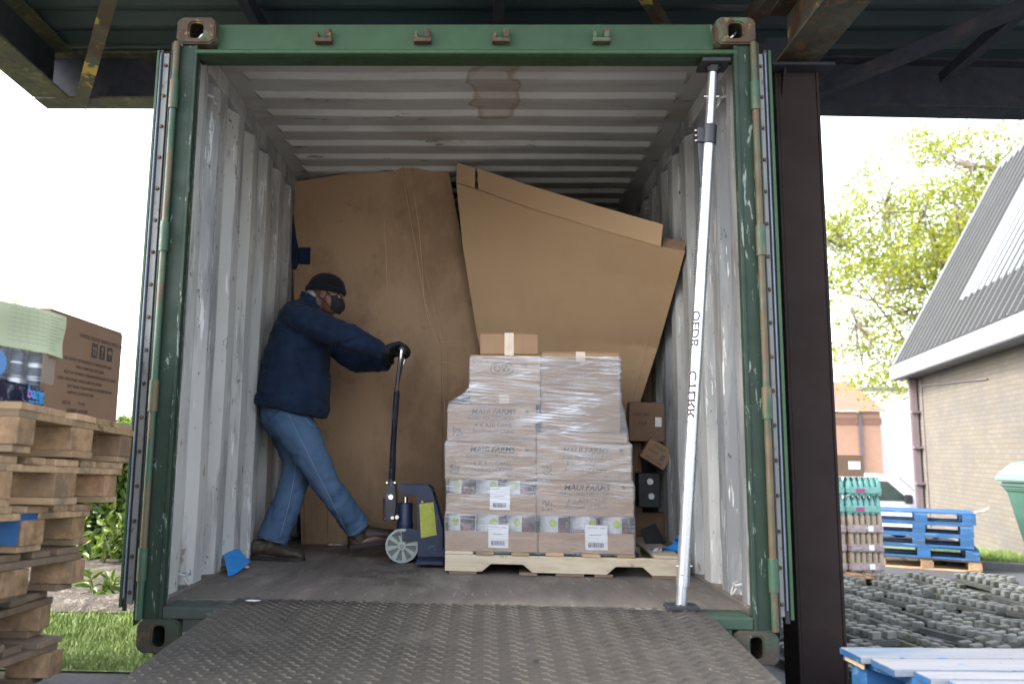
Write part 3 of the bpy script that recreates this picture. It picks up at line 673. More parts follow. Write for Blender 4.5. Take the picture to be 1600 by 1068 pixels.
# rafters, braces and the hanging angle
def bar(p0, p1, w, h, name, m):
    p0 = Vector(p0); p1 = Vector(p1); d = (p1-p0).normalized(); sd_ = d.cross(Vector((0, 0, 1))).normalized(); up = sd_.cross(d)
    mb = MB(); mb.prism([p0-sd_*w/2-up*h/2, p0+sd_*w/2-up*h/2, p0+sd_*w/2+up*h/2, p0-sd_*w/2+up*h/2], p1-p0); return mb.build(name, m, cp, bevel=.003)
for x in (-1.10, .157): bar((x, -.7, 2.985), (x, 1.13, 2.985), .055, .09, 'rafter', M['steeldark'])
bar(P(1000, -20, 'z', 2.94), P(1050, 60, 'z', 2.94), .05, .07, 'brace', M['steelyellow'])
bar(P(1216, -25, 'z', 2.95), P(1150, 60, 'z', 2.95), .06, .08, 'brace', M['steelyellow'])
p0 = P(178, -30, 'z', 2.93); p1 = P(125, 163, 'z', 2.72)
dv = (p1-p0); sd_ = dv.cross(Vector((0, 0, 1))).normalized()*.032
mb = MB(); mb.prism([p0-sd_, p0+sd_, p1+sd_, p1-sd_], (0, 0, .006)); mb.prism([p0+sd_*1.0, p0+sd_*1.18, p1+sd_*1.18+dv*.02, p1+sd_*1.0+dv*.05], (0, 0, .06)); mb.build('hanging_angle', M['steelyellow'], cp)
bar(P(1255, 152, 'y', 1.0), P(1625, 0, 'z', 2.88), .07, .06, 'brace', M['steeldark'])
bar(P(1475, 122, 'y', 1.1), P(1625, -10, 'z', 2.90), .06, .06, 'brace', M['steeldark'])
# column
c0 = Vector((1.503, .385, 0)); zc0 = -.66
col = MB(); col.prism([(c0.x-.098, .30, zc0), (c0.x-.086, .30, zc0), (c0.x-.086, .47, zc0), (c0.x-.098, .47, zc0)], (0, 0, 2.50-zc0))
col.box(c0.x-.085, c0.x+.085, .308, .320, zc0, 2.50) if False else col.box(c0.x-.085, c0.x+.085, .303, .315, zc0, 2.50)
col.box(c0.x+.086, c0.x+.098, .30, .47, zc0, 2.50)
colo = col.build('column', M['column'], cp, bevel=.002)
mb = MB(); mb.box(c0.x-.13, c0.x+.15, .24, .53, 2.503, 2.518); mb.build('cap_plate', M['steeldark'], colo, bevel=.002)
mb = MB(); mb.prism([(c0.x-.07, .26, 2.50), (c0.x-.07, .302, 2.50), (c0.x-.07, .302, 2.38)], (.010, 0, 0)); mb.prism([(c0.x+.10, .385, 2.50), (c0.x+.14, .385, 2.50), (c0.x+.10, .385, 2.34)], (0, .010, 0)); mb.build('gusset', M['column'], colo)
mb = MB(); mb.box(1.42, 1.62, .42, 1.3, 2.52, 2.73); mb.build('bracket_beam', M['steeldark'], cp)

# ================================================================== PALLETS
def euro_pallet(label, group, deck, block, loc, rot, us=False):
    "1.2 x 0.8 m block pallet; parts have their own centres"
    t = thing('pallet', label, 'pallet', loc, rot, group)
    def bd(name, x0, x1, y0, y1, z0, z1, m):
        cx, cy, cz = (x0+x1)/2, (y0+y1)/2, (z0+z1)/2
        o = MB().box(x0-cx, x1-cx, y0-cy, y1-cy, z0-cz, z1-cz).build(name, m, t, bevel=.002, local=True); o.location = (cx, cy, cz); return o
    for y, w in ((-.35, .1), (0, .145), (.35, .1)): bd('bottom_board', -.6, .6, y-w/2, y+w/2, 0, .022, deck)
    for x in (-.5275, 0, .5275):
        for y, w in ((-.35, .1), (0, .145), (.35, .1)): bd('block', x-.072, x+.072, y-w/2+.001, y+w/2-.001, .0222, .0998, block)
        bd('stringer_board', x-.0725, x+.0725, -.4, .4, .1, .122, deck)
    for y, w in ((-.3275, .145), (-.18, .1), (0, .145), (.18, .1), (.3275, .145)): bd('deck_board', -.6, .6, y-w/2, y+w/2, .1222, .144, deck)
    return t
def jitter(t, k=1.0, rnd=random):
    for c in t.children:
        if c.name.startswith(('deck', 'bottom')): c.location.x += rnd.uniform(-.012, .012)*k; c.rotation_euler.z += rnd.uniform(-.012, .012)*k
        if c.name.startswith('block'): c.location.x += rnd.uniform(-.010, .010)*k; c.location.y += rnd.uniform(-.008, .008)*k; c.rotation_euler.z += rnd.uniform(-.05, .05)*k

LG = 'wooden pallets piled on the left'
base = euro_pallet('raw pine pallet on top of the left pile, right under the boxes', LG, M['pinewood'], M['blockwood'], (-1.842, -.49, .738), (R(-3.2), 0, R(1)))
spec_ = [(-1.865, -.53, .590, -2.6, -1, 'pallet second from the top of the left pile, with knotty blocks'),
        (-1.94, -.59, .443, -3.0, 1.5, 'pallet third from the top of the left pile, with a blue sprayed block'),
        (-1.95, -.62, .297, -2.8, -2, 'dull brown pallet fourth from the top of the left pile'),
        (-1.985, -.71, .149, -2.6, 3, 'weathered pallet second from the ground in the left pile'),
        (-1.980, -.68, .002, -2.2, -3, 'weathered pallet at the very bottom of the left pile')]
pal = [base]
for k, (x, y, z, rx, rz_, lb) in enumerate(spec_):
    o = dup(base); o.location = (x, y, z); o.rotation_euler = (R(rx), 0, R(rz_)); o['label'] = lb; pal.append(o)
for k, o in enumerate(pal):
    jitter(o, 1.0+.35*k)
    for c in o.children:
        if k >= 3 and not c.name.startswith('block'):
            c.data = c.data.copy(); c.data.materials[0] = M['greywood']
# the blue sprayed patch on a corner block of the third pallet
o3 = pal[2]
MB().box(.5275+.0735, .5275+.0745, -.07, .03, .03, .12).build('blue_paint_patch', M['bluepaint'], o3, local=True)
MB().box(.5275-.05, .5275+.073, -.0745, -.0735, .024, .099).build('blue_paint_patch', M['bluepaint'], o3, local=True)

# ================================================================== CARTONS
def carton(label, w, d, h, loc, rot, m='card', name='carton', group=None, tape=True, tape_x=None, front_tape=.06, seam=True):
    "local box x 0..w, y 0..d, z 0..h, front face at y=0; flaps meet on top"
    t = thing(name, label, 'box', loc, rot, group)
    mb = MB(); mb.box(0, w, 0, d, 0, h-.004)
    nb = 6
    b = mb.build('body', M[m], t, bevel=.004, local=True, segs=2)
    for y0, y1 in ((.001, d/2-.0015), (d/2+.0015, d-.001)):
        MB().box(.001, w-.001, y0, y1, h-.0038, h).build('flap', M[m], t, bevel=.0015, local=True)
    if tape:
        mb = MB(); tx = w/2 if tape_x is None else tape_x; tw = .024
        if front_tape:
            mb.box(tx-tw, tx+tw, -.0012, .0, h-front_tape, h+.0008); mb.box(tx-tw, tx+tw, -.0012, d*.5, h+.0003, h+.0010)
        mb.build('tape', M['tape'], t, local=True)
    return t

# --- the two boxes on the left pallet pile
tl = thing('carton', 'brown carton with handling symbols and printed text, on the left pallet pile', 'box', (-1.73, -.62, .866), (R(-.6), 0, 0))
MB().box(0, .42, 0, .52, 0, .352).build('body', M['card_dark'], tl, bevel=.004, local=True, segs=2)
MB().box(.002, .418, .002, .258, .3525, .356).build('flap', M['card_dark'], tl, local=True)
MB().box(.002, .418, .262, .518, .3525, .356).build('flap', M['card_dark'], tl, local=True)
L_ = [('HANDLE PLEASE HANDLE WITH CARE', .365, .298, .020, 'CENTER')]
T2 = [('FOR EXPORT DISTRIBUTION. TO BE PACKED AND', .27, .178, .0155), ('THIS IS UNPACKED IN CLEAN', .285, .155, .0155), ('RECYCLE OF MADE CORRUGATED BOARD OF TRADE', .30, .132, .0155),
      ('TOOL FOR OTHER GOODS AND FILL IF ANY', .225, .108, .0155), ('NOT MORE THAN BOXES TO BE REMOVED IN', .30, .086, .0155), ('SUPPORT GOODS IN UNIT', .235, .064, .0155),
      ('KEEP', .17, .030+.03, .016), ]
L_ += [(a, u, v+.03, sz, 'CENTER') for a, u, v, sz in T2[:6]]+[('SIZE OF', .115, .058, .016, 'LEFT'), ('NUMBER CARTONS', .15, .034, .016, 'LEFT'), ('REMARK', .15, .014, .016, 'LEFT'), ('TOTAL', .22, .060, .016, 'LEFT')]
inv = world_of(tl); org = inv @ Vector((.4208, 0, 0))
mbx, MM, _ = writing('printed_text', L_, org, inv.to_3x3() @ Vector((0, 1, 0)), inv.to_3x3() @ Vector((0, 0, 1)), M['ink_brown'], tl, ext=.0002, bold=.01)
# handling symbols: arrows, glass, umbrella, in black squares
for k, kind in enumerate(('arrows', 'glass', 'umbrella')):
    u0 = .285+k*.058; v0 = .232
    MB().box(.4203, .4208, u0, u0+.042, v0, v0+.052).build('symbol_square', M['ink'], tl, local=True)
    mb = MB(); X = (.4209, .4212)
    if kind == 'arrows':
        for du in (.009, .024):
            mb.prism([(X[0], u0+du+.002, v0+.008), (X[0], u0+du+.007, v0+.008), (X[0], u0+du+.007, v0+.03), (X[0], u0+du+.011, v0+.03), (X[0], u0+du+.0045, v0+.044), (X[0], u0+du-.002, v0+.03), (X[0], u0+du+.002, v0+.03)], (.0003, 0, 0))
    elif kind == 'glass':
        mb.prism([(X[0], u0+.012, v0+.008), (X[0], u0+.030, v0+.008), (X[0], u0+.023, v0+.012), (X[0], u0+.023, v0+.024), (X[0], u0+.032, v0+.045), (X[0], u0+.010, v0+.045), (X[0], u0+.019, v0+.024), (X[0], u0+.019, v0+.012)], (.0003, 0, 0))
    else:
        mb.prism([(X[0], u0+.021+.016*math.cos(math.pi*i/8), v0+.026+.016*math.sin(math.pi*i/8)) for i in range(9)], (.0003, 0, 0)); mb.box(X[0], X[1], u0+.020, u0+.022, v0+.008, v0+.026)
    mb.build('symbol', M['card_dark'], tl, local=True)
# tray of dark cans with a printed front
M['tray_dark'] = mat('dark_printed_tray', (.012, .016, .04), .25, var=.3, scale=6, coat=.5, spots=[((.20, .22, .30), 26, (1, 1, 1), .60, .66, .8, 2.0), ((.05, .10, .30), 9, (1, 1, 1), .62, .68, .8)])
M['can_dark'] = mat('dark_can', (.03, .035, .055), .25, metal=.7, var=.2, scale=6, spots=[((.5, .52, .55), 9, (.1, .1, 5), .56, .60, .85)])
M['cyan'] = mat('cyan_ink', (.05, .35, .75), .5, var=.3, scale=40, spots=[((.55, .15, .5), 25, (1, 1, 1), .55, .6, .9)])
ty = thing('can_tray', 'dark printed tray of black cans under the pale green form, on the left pallet pile', 'can tray', (-1.296, -1.165, .905), (R(-2.2), 0, R(1.5)))
MB().box(-.28, 0, 0, .60, 0, .078).build('tray', M['tray_dark'], ty, bevel=.012, local=True, segs=3)
for i in range(6):
    for j in range(2):
        y = .052+i*.099; x = -.055-j*.1
        c = MB(); c.cyl((x, y, .079), (x, y, .215), .043, n=24); c.cyl((x, y, .2151), (x, y, .228), .043, .036, n=24); c.build('can', M['can_dark'], ty, smooth=40, local=True)
inv = world_of(ty); rgt = inv.to_3x3() @ Vector((0, 1, 0)); upv = inv.to_3x3() @ Vector((0, 0, 1))
writing('printed_name', [('bang', .50, .054, .052, 'CENTER')], inv @ Vector((.0008, 0, 0)), rgt, upv, M['cyan'], ty, bold=.02)
writing('printed_text', [('BLUE RAZZ', .50, .027, .013, 'CENTER'), ('16 FL OZ', .485, .012, .010, 'CENTER')], inv @ Vector((.0008, 0, 0)), rgt, upv, M['cyan'], ty)
mb = MB()
for i in range(14): mb.box(.0006, .0012, .515+i*.0025, .515+i*.0025+(.0016 if i % 3 else .0008), .006, .019)
mb.build('barcode', M['paper'], ty, local=True)
mb = MB(); mb.prism([(.0015, .285+.035*math.cos(2*math.pi*k/20), .12+.035*math.sin(2*math.pi*k/20)) for k in range(20)], (.0008, 0, 0)); mb.build('round_badge', M['bluesheet'], ty, local=True)
# clear wrap round the cans
mf = bpy.data.materials.new('clear_wrap'); mf.use_nodes = True
nn = mf.node_tree.nodes; ll = mf.node_tree.links; pb = nn['Principled BSDF']; pb.inputs['Alpha'].default_value = .14; pb.inputs['Roughness'].default_value = .08; pb.inputs['Base Color'].default_value = (.8, .85, .9, 1)
M['clearwrap'] = mf
mb = MB(); mb.box(-.283, .003, -.003, .603, .080, .236); mb.build('clear_wrap', mf, ty, bevel=.012, local=True, segs=3)
# delivery form lying over the tray's upper part
fm = MB(); n_ = 16
vs = []
Pa = [P(-40, 462, 'x', -1.300), P(60, 481, 'x', -1.292), P(103, 495, 'x', -1.286)]; Pb = [P(-40, 533, 'x', -1.300), P(60, 549, 'x', -1.292), P(99, 560, 'x', -1.283)]
def pl(pts, t):
    t *= len(pts)-1; i = min(int(t), len(pts)-2); return pts[i].lerp(pts[i+1], t-i)
for j in range(9):
    for i in range(n_+1):
        u = i/n_; v = j/8; q = pl(Pa, u).lerp(pl(Pb, u), v); q.x += .004*math.sin(u*9+v*2)+.003*math.sin(v*7); vs.append(q)
fs = [[j*(n_+1)+i, j*(n_+1)+i+1, (j+1)*(n_+1)+i+1, (j+1)*(n_+1)+i] for j in range(8) for i in range(n_)]
fm.add(vs, fs); fm.add([v-Vector((.0008, 0, 0)) for v in vs], [f[::-1] for f in fs])
form = tag(fm.build('delivery_form', M['yellowpaper'], smooth=60, org=Pb[1]), 'pale green delivery form with ruled table, covering the top of the dark can tray', 'paper')
mb = MB()
def fp(u, v): 
    q = pl(Pa, u).lerp(pl(Pb, u), v); q.x += .004*math.sin(u*9+v*2)+.003*math.sin(v*7)+.0006; return q
def fline(u0, v0, u1, v1, w=.0009):
    k = max(2, int(abs(u1-u0)*16+abs(v1-v0)*8)); a = [fp(u0+(u1-u0)*i/k, v0+(v1-v0)*i/k) for i in range(k+1)]
    off = Vector((0, 0, w)) if abs(u1-u0) > abs(v1-v0) else Vector((0, w, 0))
    for i in range(k): mb.add([a[i], a[i+1], a[i+1]+off, a[i]+off], [(0, 1, 2, 3)])
for v in (.12, .22, .32, .42, .52, .62, .72, .82): fline(.25, v, .66, v, .0006)
for u in (.30, .36, .42, .50, .58, .66): fline(u, .05, u, .88, .0006)
for k in range(11):
    v = .12+k*.075; fline(.69, v, .69+random.uniform(.12, .29), v, .0014)
mb.build('ruled_lines', M['ink_grey'], form)
q = P(-20, 455, 'x', -1.42); 
t_ = carton('plain brown carton behind the delivery form, at the left edge of the picture', .38, .30, .36, (-1.80, -1.16, .9), (R(-3), 0, 0), 'card_dark', tape=False)

# --- loose pallet under the wrapped load, with notched stringers
th = R(-2.4); PX0 = Vector((-.085, .935, 0)); ax = Vector((math.cos(th), math.sin(th), 0)); ay = Vector((-math.sin(th), math.cos(th), 0))
def F(px, py, off=0):
    "local (u, z) on the load's front plane, off metres behind the pallet's face"
    d = Vector(_f+_r2*(px-CX)/FPX-_u2*(py-CY)/FPX); o = Vector(CAM); p0 = PX0+ay*off
    t = (p0-o).dot(ay)/d.dot(ay); q = o+d*t; return (q-PX0).dot(ax), q.z
up_ = thing('pallet', 'pale notched stringer pallet carrying the wrapped load inside the container', 'pallet', (PX0.x, PX0.y, FZ), (0, 0, th))
PL = 1.162; PZ = .112
def notched(y0, y1, name):
    pts = [(0, .0145), (.185, .0145)]
    def notch(a, b):
        o = []
        for k in range(7): o.append((a+.045*math.sin(math.pi/2*k/6), 0 if 0 else .0145+.038*math.sin(math.pi/2*k/6)))
        for k in range(7): o.append((b-.045*math.cos(math.pi/2*k/6), .0145+.038*math.cos(math.pi/2*k/6)))
        return o
    pts += notch(.185, .435-.0)+[(.435, .0145), (.80, .0145)]+notch(.80, 1.02)+[(1.02, .0145), (PL, .0145), (PL, .0955), (0, .0955)]
    seen = []; [seen.append(p) for p in pts if not seen or (abs(p[0]-seen[-1][0])+abs(p[1]-seen[-1][1])) > 1e-4]
    MB().prism([(p[0], y0, p[1]) for p in seen], (0, y1-y0, 0)).build(name, M['palewood'], up_, bevel=.002, local=True)
for y in (0, .48, .96): notched(y, y+.036, 'stringer')
for x, w, dx in ((0, .14, 0), (.155, .09, .006), (.33, .09, .004), (.50, .09, 0), (.68, .09, .003), (.85, .09, 0), (1.03, .13, 0)):
    MB().box(x, x+w, -.003-dx, 1.0, .096, PZ).build('deck_board', M['palewood'] if w > .1 else M['pinewood'], up_, bevel=.002, local=True)
for x, w in ((.02, .14), (.37, .09), (.55, .14), (.74, .09), (1.02, .13)):
    MB().box(x, x+w, .002, 1.0, 0, .014).build('bottom_board', M['greywood'], up_, bevel=.002, local=True)

OFF = .012
def at_load(u, off, z): return PX0+ax*u+ay*off+Vector((0, 0, z))
def maui(t, w, h, strong=True, mt='ink'):
    inv = world_of(t); rgt = inv.to_3x3() @ Vector((1, 0, 0)); upv = inv.to_3x3() @ Vector((0, 0, 1))
    L1 = [('MAUI FARMS', w*.52, h*.80, .040, 'CENTER')]
    L2 = [('SLICED PEACHES IN JUICE', w*.52, h*.62, .0235, 'CENTER'), ('6 X A10 CANS', w*.52, h*.44, .030, 'CENTER'), ('Product of China', w*.52, h*.27, .030, 'CENTER')]
    o0 = inv @ Vector((0, -.0010, 0))
    writing('printed_name', L1, o0, rgt, upv, M[mt], t, ext=.0003, bold=.018, shear=.2)
    writing('printed_text', L2+[('UAD-09  11200017', w*.82, h*.10, .014, 'CENTER')], o0, rgt, upv, M['ink_grey'], t, ext=.0003, bold=.008)
    mb = MB()
    for a in range(7):
        for b in range(6):
            if random.random() < .6: mb.box(w*.06+a*.007, w*.06+a*.007+.006, -.0012, -.0002, h*.14+b*.008, h*.14+b*.008+.0065)
    mb.build('printed_block', M['ink_grey'], t, local=True)
    mb = MB(); c = (w*.90, h*.82)
    pts = []
    for k in range(10):
        r_ = .016 if k % 2 == 0 else .007; pts.append((c[0]+r_*math.sin(math.pi*k/5), -.0004, c[1]+r_*math.cos(math.pi*k/5)))
    mb.prism(pts, (0, -.0007, 0)); mb.build('printed_star', M['ink_grey'], t, local=True)
def lcarton(label, x0, x1, yt, yb, d=.6, m='carton_pale', off=OFF, group=None, **k):
    u0, zb_ = F(x0, yb, off); u1, _ = F(x1, yb, off); _, zt_ = F((x0+x1)/2, yt, off)
    _, zb_ = F((x0+x1)/2, yb, off)
    return carton(label, u1-u0-.003, d, zt_-zb_-.002, at_load(u0, off, zb_), (0, 0, th), m, group=group, **k), u1-u0-.003, zt_-zb_-.002
GL = 'cartons wrapped together on the pallet'
_, zdeck = F(840, 866, OFF); zdeck = FZ+PZ+.0005
# cans and open trays
M['tinwhite'] = mat('can_label_white', (.62, .64, .68), .3, var=.06, scale=8)
M['lab_green'] = mat('label_green', (.38, .50, .05), .4, var=.2, scale=40)
M['lab_red'] = mat('label_fruit_red', (.26, .04, .05), .4, var=.4, scale=30, spots=[((.08, .03, .06), 30, (1, 1, 1), .5, .6, .9)])
M['lab_dark'] = mat('label_grape_dark', (.06, .035, .06), .4, var=.5, scale=40, spots=[((.25, .3, .08), 30, (1, 1, 1), .62, .66, .9)])
M['lab_cream'] = mat('label_pear_cream', (.60, .52, .28), .4, var=.15, scale=20)
def tin(label, loc, rotz):
    t = thing('food_can', label, 'can', loc, (0, 0, rotz), 'big food cans in the open trays')
    r = .0745; h = .172
    b = MB(); b.cyl((0, 0, 0), (0, 0, h), r, n=32); b.cyl((0, 0, h+.0002), (0, 0, h+.006), r+.002, n=32); b.build('body', M['tinwhite'], t, smooth=40, local=True)
    def patch(a0, a1, z0, z1, name, m, ell=True, k=1.0):
        mb = MB(); vs = []; n = 14
        for j in range(n+1):
            v = j/n*2-1; wv = math.sqrt(max(0, 1-v*v)) if ell else 1
            for i in range(n+1):
                u_ = (i/n*2-1)*wv; a_ = (a0+a1)/2+(a1-a0)/2*u_
                vs.append(((r+.0007*k)*math.sin(a_), -(r+.0007*k)*math.cos(a_), (z0+z1)/2+(z1-z0)/2*v))
        mb.add(vs, [[j*(n+1)+i, j*(n+1)+i+1, (j+1)*(n+1)+i+1, (j+1)*(n+1)+i] for j in range(n) for i in range(n)]); mb.build(name, m, t, local=True)
    patch(-.45, .05, .118, .158, 'label_badge', M['lab_green'], True, 1.6)
    patch(.15, 1.3, .06, .165, 'label_fruit', M['lab_dark'], False)
    patch(.25, .85, .07, .13, 'label_fruit', M['lab_red'], True, 1.6)
    patch(-.7, .9, .0, .058, 'label_pears', M['lab_cream'], False)
    return t
def open_tray(label, x0, x1, yt, yb, zb_, n=3):
    u0, _ = F(x0, yb, OFF); u1, _ = F(x1, yb, OFF); w = u1-u0-.003
    t = thing('can_tray', label, 'can tray', at_load(u0, OFF, zb_), (0, 0, th))
    h = .098; tk = .004
    mb = MB(); mb.box(0, w, 0, tk, 0, h); mb.box(0, w, .60-tk, .60, 0, h); mb.box(0, tk, tk, .60-tk, 0, h); mb.box(w-tk, w, tk, .60-tk, 0, h); mb.box(tk, w-tk, tk, .60-tk, 0, tk)
    mb.build('tray', M['carton_pale'], t, bevel=.0015, local=True)
    return t, u0, w
def ship_label(t, u, z, w=.10, h=.115):
    MB().box(u, u+w, -.0020, -.0004, z, z+h).build('shipping_label', M['paper'], t, local=True)
    mb = MB()
    x = u+.015
    while x < u+w-.018: ww = random.choice((.0012, .002, .003)); mb.box(x, x+ww, -.0027, -.0021, z+.012, z+.034); x += ww+random.choice((.0012, .002))
    mb.build('barcode', M['ink'], t, local=True)
    mb = MB(); mb.box(u+.02, u+w-.03, -.0026, -.0021, z+h-.050, z+h-.0475); mb.box(u+.01, u+w-.05, -.0026, -.0021, z+h-.014, z+h-.012); mb.box(u+w-.035, u+w-.01, -.0026, -.0021, z+h-.016, z+h-.0135)
    mb.build('label_lines', M['ink_grey'], t, local=True)
zr1 = zdeck; h1 = .205; zr2 = zr1+h1; 
_, zr2 = F(840, 804, OFF); _, zr3 = F(840, 749, OFF); _, zr4 = F(840, 690, OFF)
tA, uA, wA = open_tray('open cardboard tray of cans with shipping label, bottom left of the wrapped load', 695, 841, 803, 866, zr1)
tB, uB, wB = open_tray('open cardboard tray of cans with shipping label, bottom right of the wrapped load', 841.5, 992, 803, 866, zr1)
tC, uC, wC = open_tray('open cardboard tray of cans, second layer left, below the upper left text carton', 697, 838, 748, 803, zr2)
ship_label(tA, wA*.47, .018); ship_label(tB, wB*.49, .018, .11, .12); ship_label(tC, wC*.49, .022)
ci = 0
CL = {'A': 'bottom left tray of the wrapped load', 'B': 'bottom right tray of the wrapped load', 'C': 'second layer tray of the wrapped load'}
for key, u0, w, z in (('A', uA, wA, zr1), ('B', uB, wB, zr1), ('C', uC, wC, zr2)):
    for k in range(3):
        ps = ('leftmost', 'middle', 'rightmost')[k]
        tin(ps+' white labelled can in the '+CL[key], at_load(u0+.0825+k*(w-.165)/2, OFF+.084, z+.0045), th+(-.25, .35, -.1)[k]+(.3 if key == 'B' else 0))
writing('label_word', [('mele', 0, 0, .035, 'CENTER')], at_load(uB+wB*.41, OFF+.004, zr1+.112)-ay*.0015+Vector((0,0,0)), ax, (0, 0, 1), M['lab_red'], tB)
t2, w2, h2 = lcarton('peach carton with star print, right of the second layer of the wrapped load', 838.5, 991, 750, 806, group=GL, tape=False); maui(t2, w2, h2)
t3, w3, h3 = lcarton('peach carton in the third layer of the wrapped load, left side', 695, 838, 690, 749, group=GL, tape=False); maui(t3, w3, h3)
t4, w4, h4 = lcarton('peach carton in the third layer of the wrapped load, right side', 838.5, 987, 692, 749.5, group=GL, tape=False); maui(t4, w4, h4, mt='ink_grey')
t5, w5, h5 = lcarton('pale wrapped carton in the fourth layer, left, printed with faint text', 699, 838, 631, 689.5, group=GL, tape=False); maui(t5, w5, h5, mt='ink_grey')
t6, w6, h6 = lcarton('low wrapped carton squeezed under the large brown box on the right', 838.5, 981, 675, 691.5, group=GL, tape=False)
t7, w7, h7 = lcarton('wrapped carton with an oval stamp, left below the small top box', 734, 845, 554, 630.5, group=GL, off=-.0+.02, d=.42, front_tape=.0, tape=False)
t8, w8, h8 = lcarton('large plain brown box, upper right of the wrapped load', 846, 970, 549, 674.5, m='card', group=GL, off=.016, d=.42, tape_x=.20, front_tape=.05)
t9, w9, h9 = lcarton('small tan box with clear tape, on the very top of the load', 750, 842, 519.5, 553.5, m='card', group=None, off=.06, d=.25, front_tape=.13)
inv = world_of(t7); rgt = inv.to_3x3() @ Vector((1, 0, 0)); upv = inv.to_3x3() @ Vector((0, 0, 1))
writing('printed_logo', [('QW', w7*.46, h7*.72, .05, 'CENTER'), ('88', w7*.77, h7*.78, .03, 'CENTER'), ('MADE', w7*.2, h7*.86, .018, 'CENTER')], inv @ Vector((0, -.001, 0)), rgt, upv, M['ink_grey'], t7, ext=.0003)
mb = MB(); q_ = [(w7*.46+.060*math.cos(2*math.pi*k/32), -.0014, h7*.72+.034*math.sin(2*math.pi*k/32)) for k in range(33)]
mb.tube(q_, .0022, 5, caps=False); mb.build('oval_stamp', M['ink_grey'], t7, local=True)
MB().box(w7*.42, w7*.42+.05, -.0018, -.0004, -.0, .05).build('tape', M['tape'], t7, local=True)

# stretch film round the whole load
lv = []
def lev(x0, x1, py, o0, o1, px=840):
    a, z = F(x0, py, 0); b, _ = F(x1, py, 0); z = F(px, py, 0)[1]; lv.append((z, a, b, o0, o1))
lev(694.5, 993, 866, OFF-.004, .625); lev(694, 993.5, 840, OFF-.006, .627); lev(694.5, 992.5, 806, OFF-.006, .627); lev(696, 991.8, 800, OFF-.002, .62); lev(696.5, 991.8, 756, OFF-.003, .62)
lev(694.3, 988.5, 747, OFF-.005, .622); lev(694, 988, 700, OFF-.006, .622); lev(694.6, 988, 693, OFF-.004, .62); lev(698, 982.5, 688, OFF-.003, .61); lev(698.2, 981.5, 672, OFF-.004, .60)
lev(698.5, 976, 640, OFF-.005, .58); lev(701, 972.5, 629, OFF-.004, .52); lev(722, 971.5, 617, OFF-.004, .47); lev(732.5, 971, 606, OFF-.004, .45); lev(733, 971, 580, OFF-.003, .45); lev(733.5, 971, 556, OFF-.002, .45)
lv.sort(); zs = [l[0] for l in lv]
def lat(z):
    for i in range(len(lv)-1):
        if z <= lv[i+1][0]:
            t = (z-lv[i][0])/(lv[i+1][0]-lv[i][0]); return [lv[i][k]+(lv[i+1][k]-lv[i][k])*t for k in range(5)]
    return list(lv[-1])
mb = MB(); nz_ = 120; vs = []; nf = 150; nsd = 30
z0_, z1_ = lv[0][0], lv[-1][0]
for j in range(nz_+1):
    z = z0_+(z1_-z0_)*j/nz_; _, a, b, o0, o1 = lat(z); ring = []
    rr = .006
    for i in range(nf): ring.append((a+(b-a)*i/nf, o0, 0, -1))
    for i in range(nsd): ring.append((b, o0+(o1-o0)*i/nsd, 1, 0))
    for i in range(nf//3): ring.append((b-(b-a)*i/(nf//3), o1, 0, 1))
    for i in range(nsd): ring.append((a, o1-(o1-o0)*i/nsd, -1, 0))
    for (u_, o_, nx1, ny1) in ring:
        w_ = .0035*abs(noise.noise(Vector((u_*4, o_*4, z*55+u_*3))))+.004*max(0, noise.noise(Vector((u_*5+9, o_*5, z*14-u_*3))))
        vs.append(at_load(u_+nx1*w_, o_+ny1*w_, z))
n = len(ring)
mb.add(vs, [[j*n+i, j*n+(i+1) % n, (j+1)*n+(i+1) % n, (j+1)*n+i] for j in range(nz_) for i in range(n)])
fo = mb.build('stretch_film', M['film'], smooth=180, org=at_load(.5, .3, FZ+PZ))
tag(fo, 'clear wrinkled stretch film wound around the stacked cartons on the pallet', 'plastic film')

# ================================================================== CARDBOARD SHEETS
def ribbon_sheet(name, rows, fn, mats, thick, nu, nv, org, ymods=None):
    "rows: list of polylines (top to bottom) of 3-D points; fn(u, v) offset towards the camera"
    K = len(rows); front = []; us = [i/nu for i in range(nu+1)]
    for j in range(nv+1):
        v = j/nv*(K-1); a = min(int(v), K-2); t = v-a
        for u in us:
            p = pl(rows[a], u).lerp(pl(rows[a+1], u), t); p.y -= fn(u, j/nv, p); front.append(p)
    W_ = nu+1; mb = MB(); back = [p+Vector((0, thick, 0)) for p in front]
    fs = [[j*W_+i, (j+1)*W_+i, (j+1)*W_+i+1, j*W_+i+1] for j in range(nv) for i in range(nu)]
    mb.add(front, fs, 0); mb.add(back, [f[::-1] for f in fs], 0)
    per = [i for i in range(W_)]+[j*W_+W_-1 for j in range(1, nv+1)]+[nv*W_+i for i in range(W_-2, -1, -1)]+[j*W_ for j in range(nv-1, 0, -1)]
    for k in range(len(per)):
        a, b = per[k], per[(k+1) % len(per)]; mb.add([front[a], front[b], back[b], back[a]], [(0, 3, 2, 1)], 1)
    o = mb.build(name, mats, smooth=35, org=org); return o
def gs(x, w): return math.exp(-(x/w)**2)
def RR(pts, ys): return [P(a[0], a[1], 'y', y) for a, y in zip(pts, ys)]
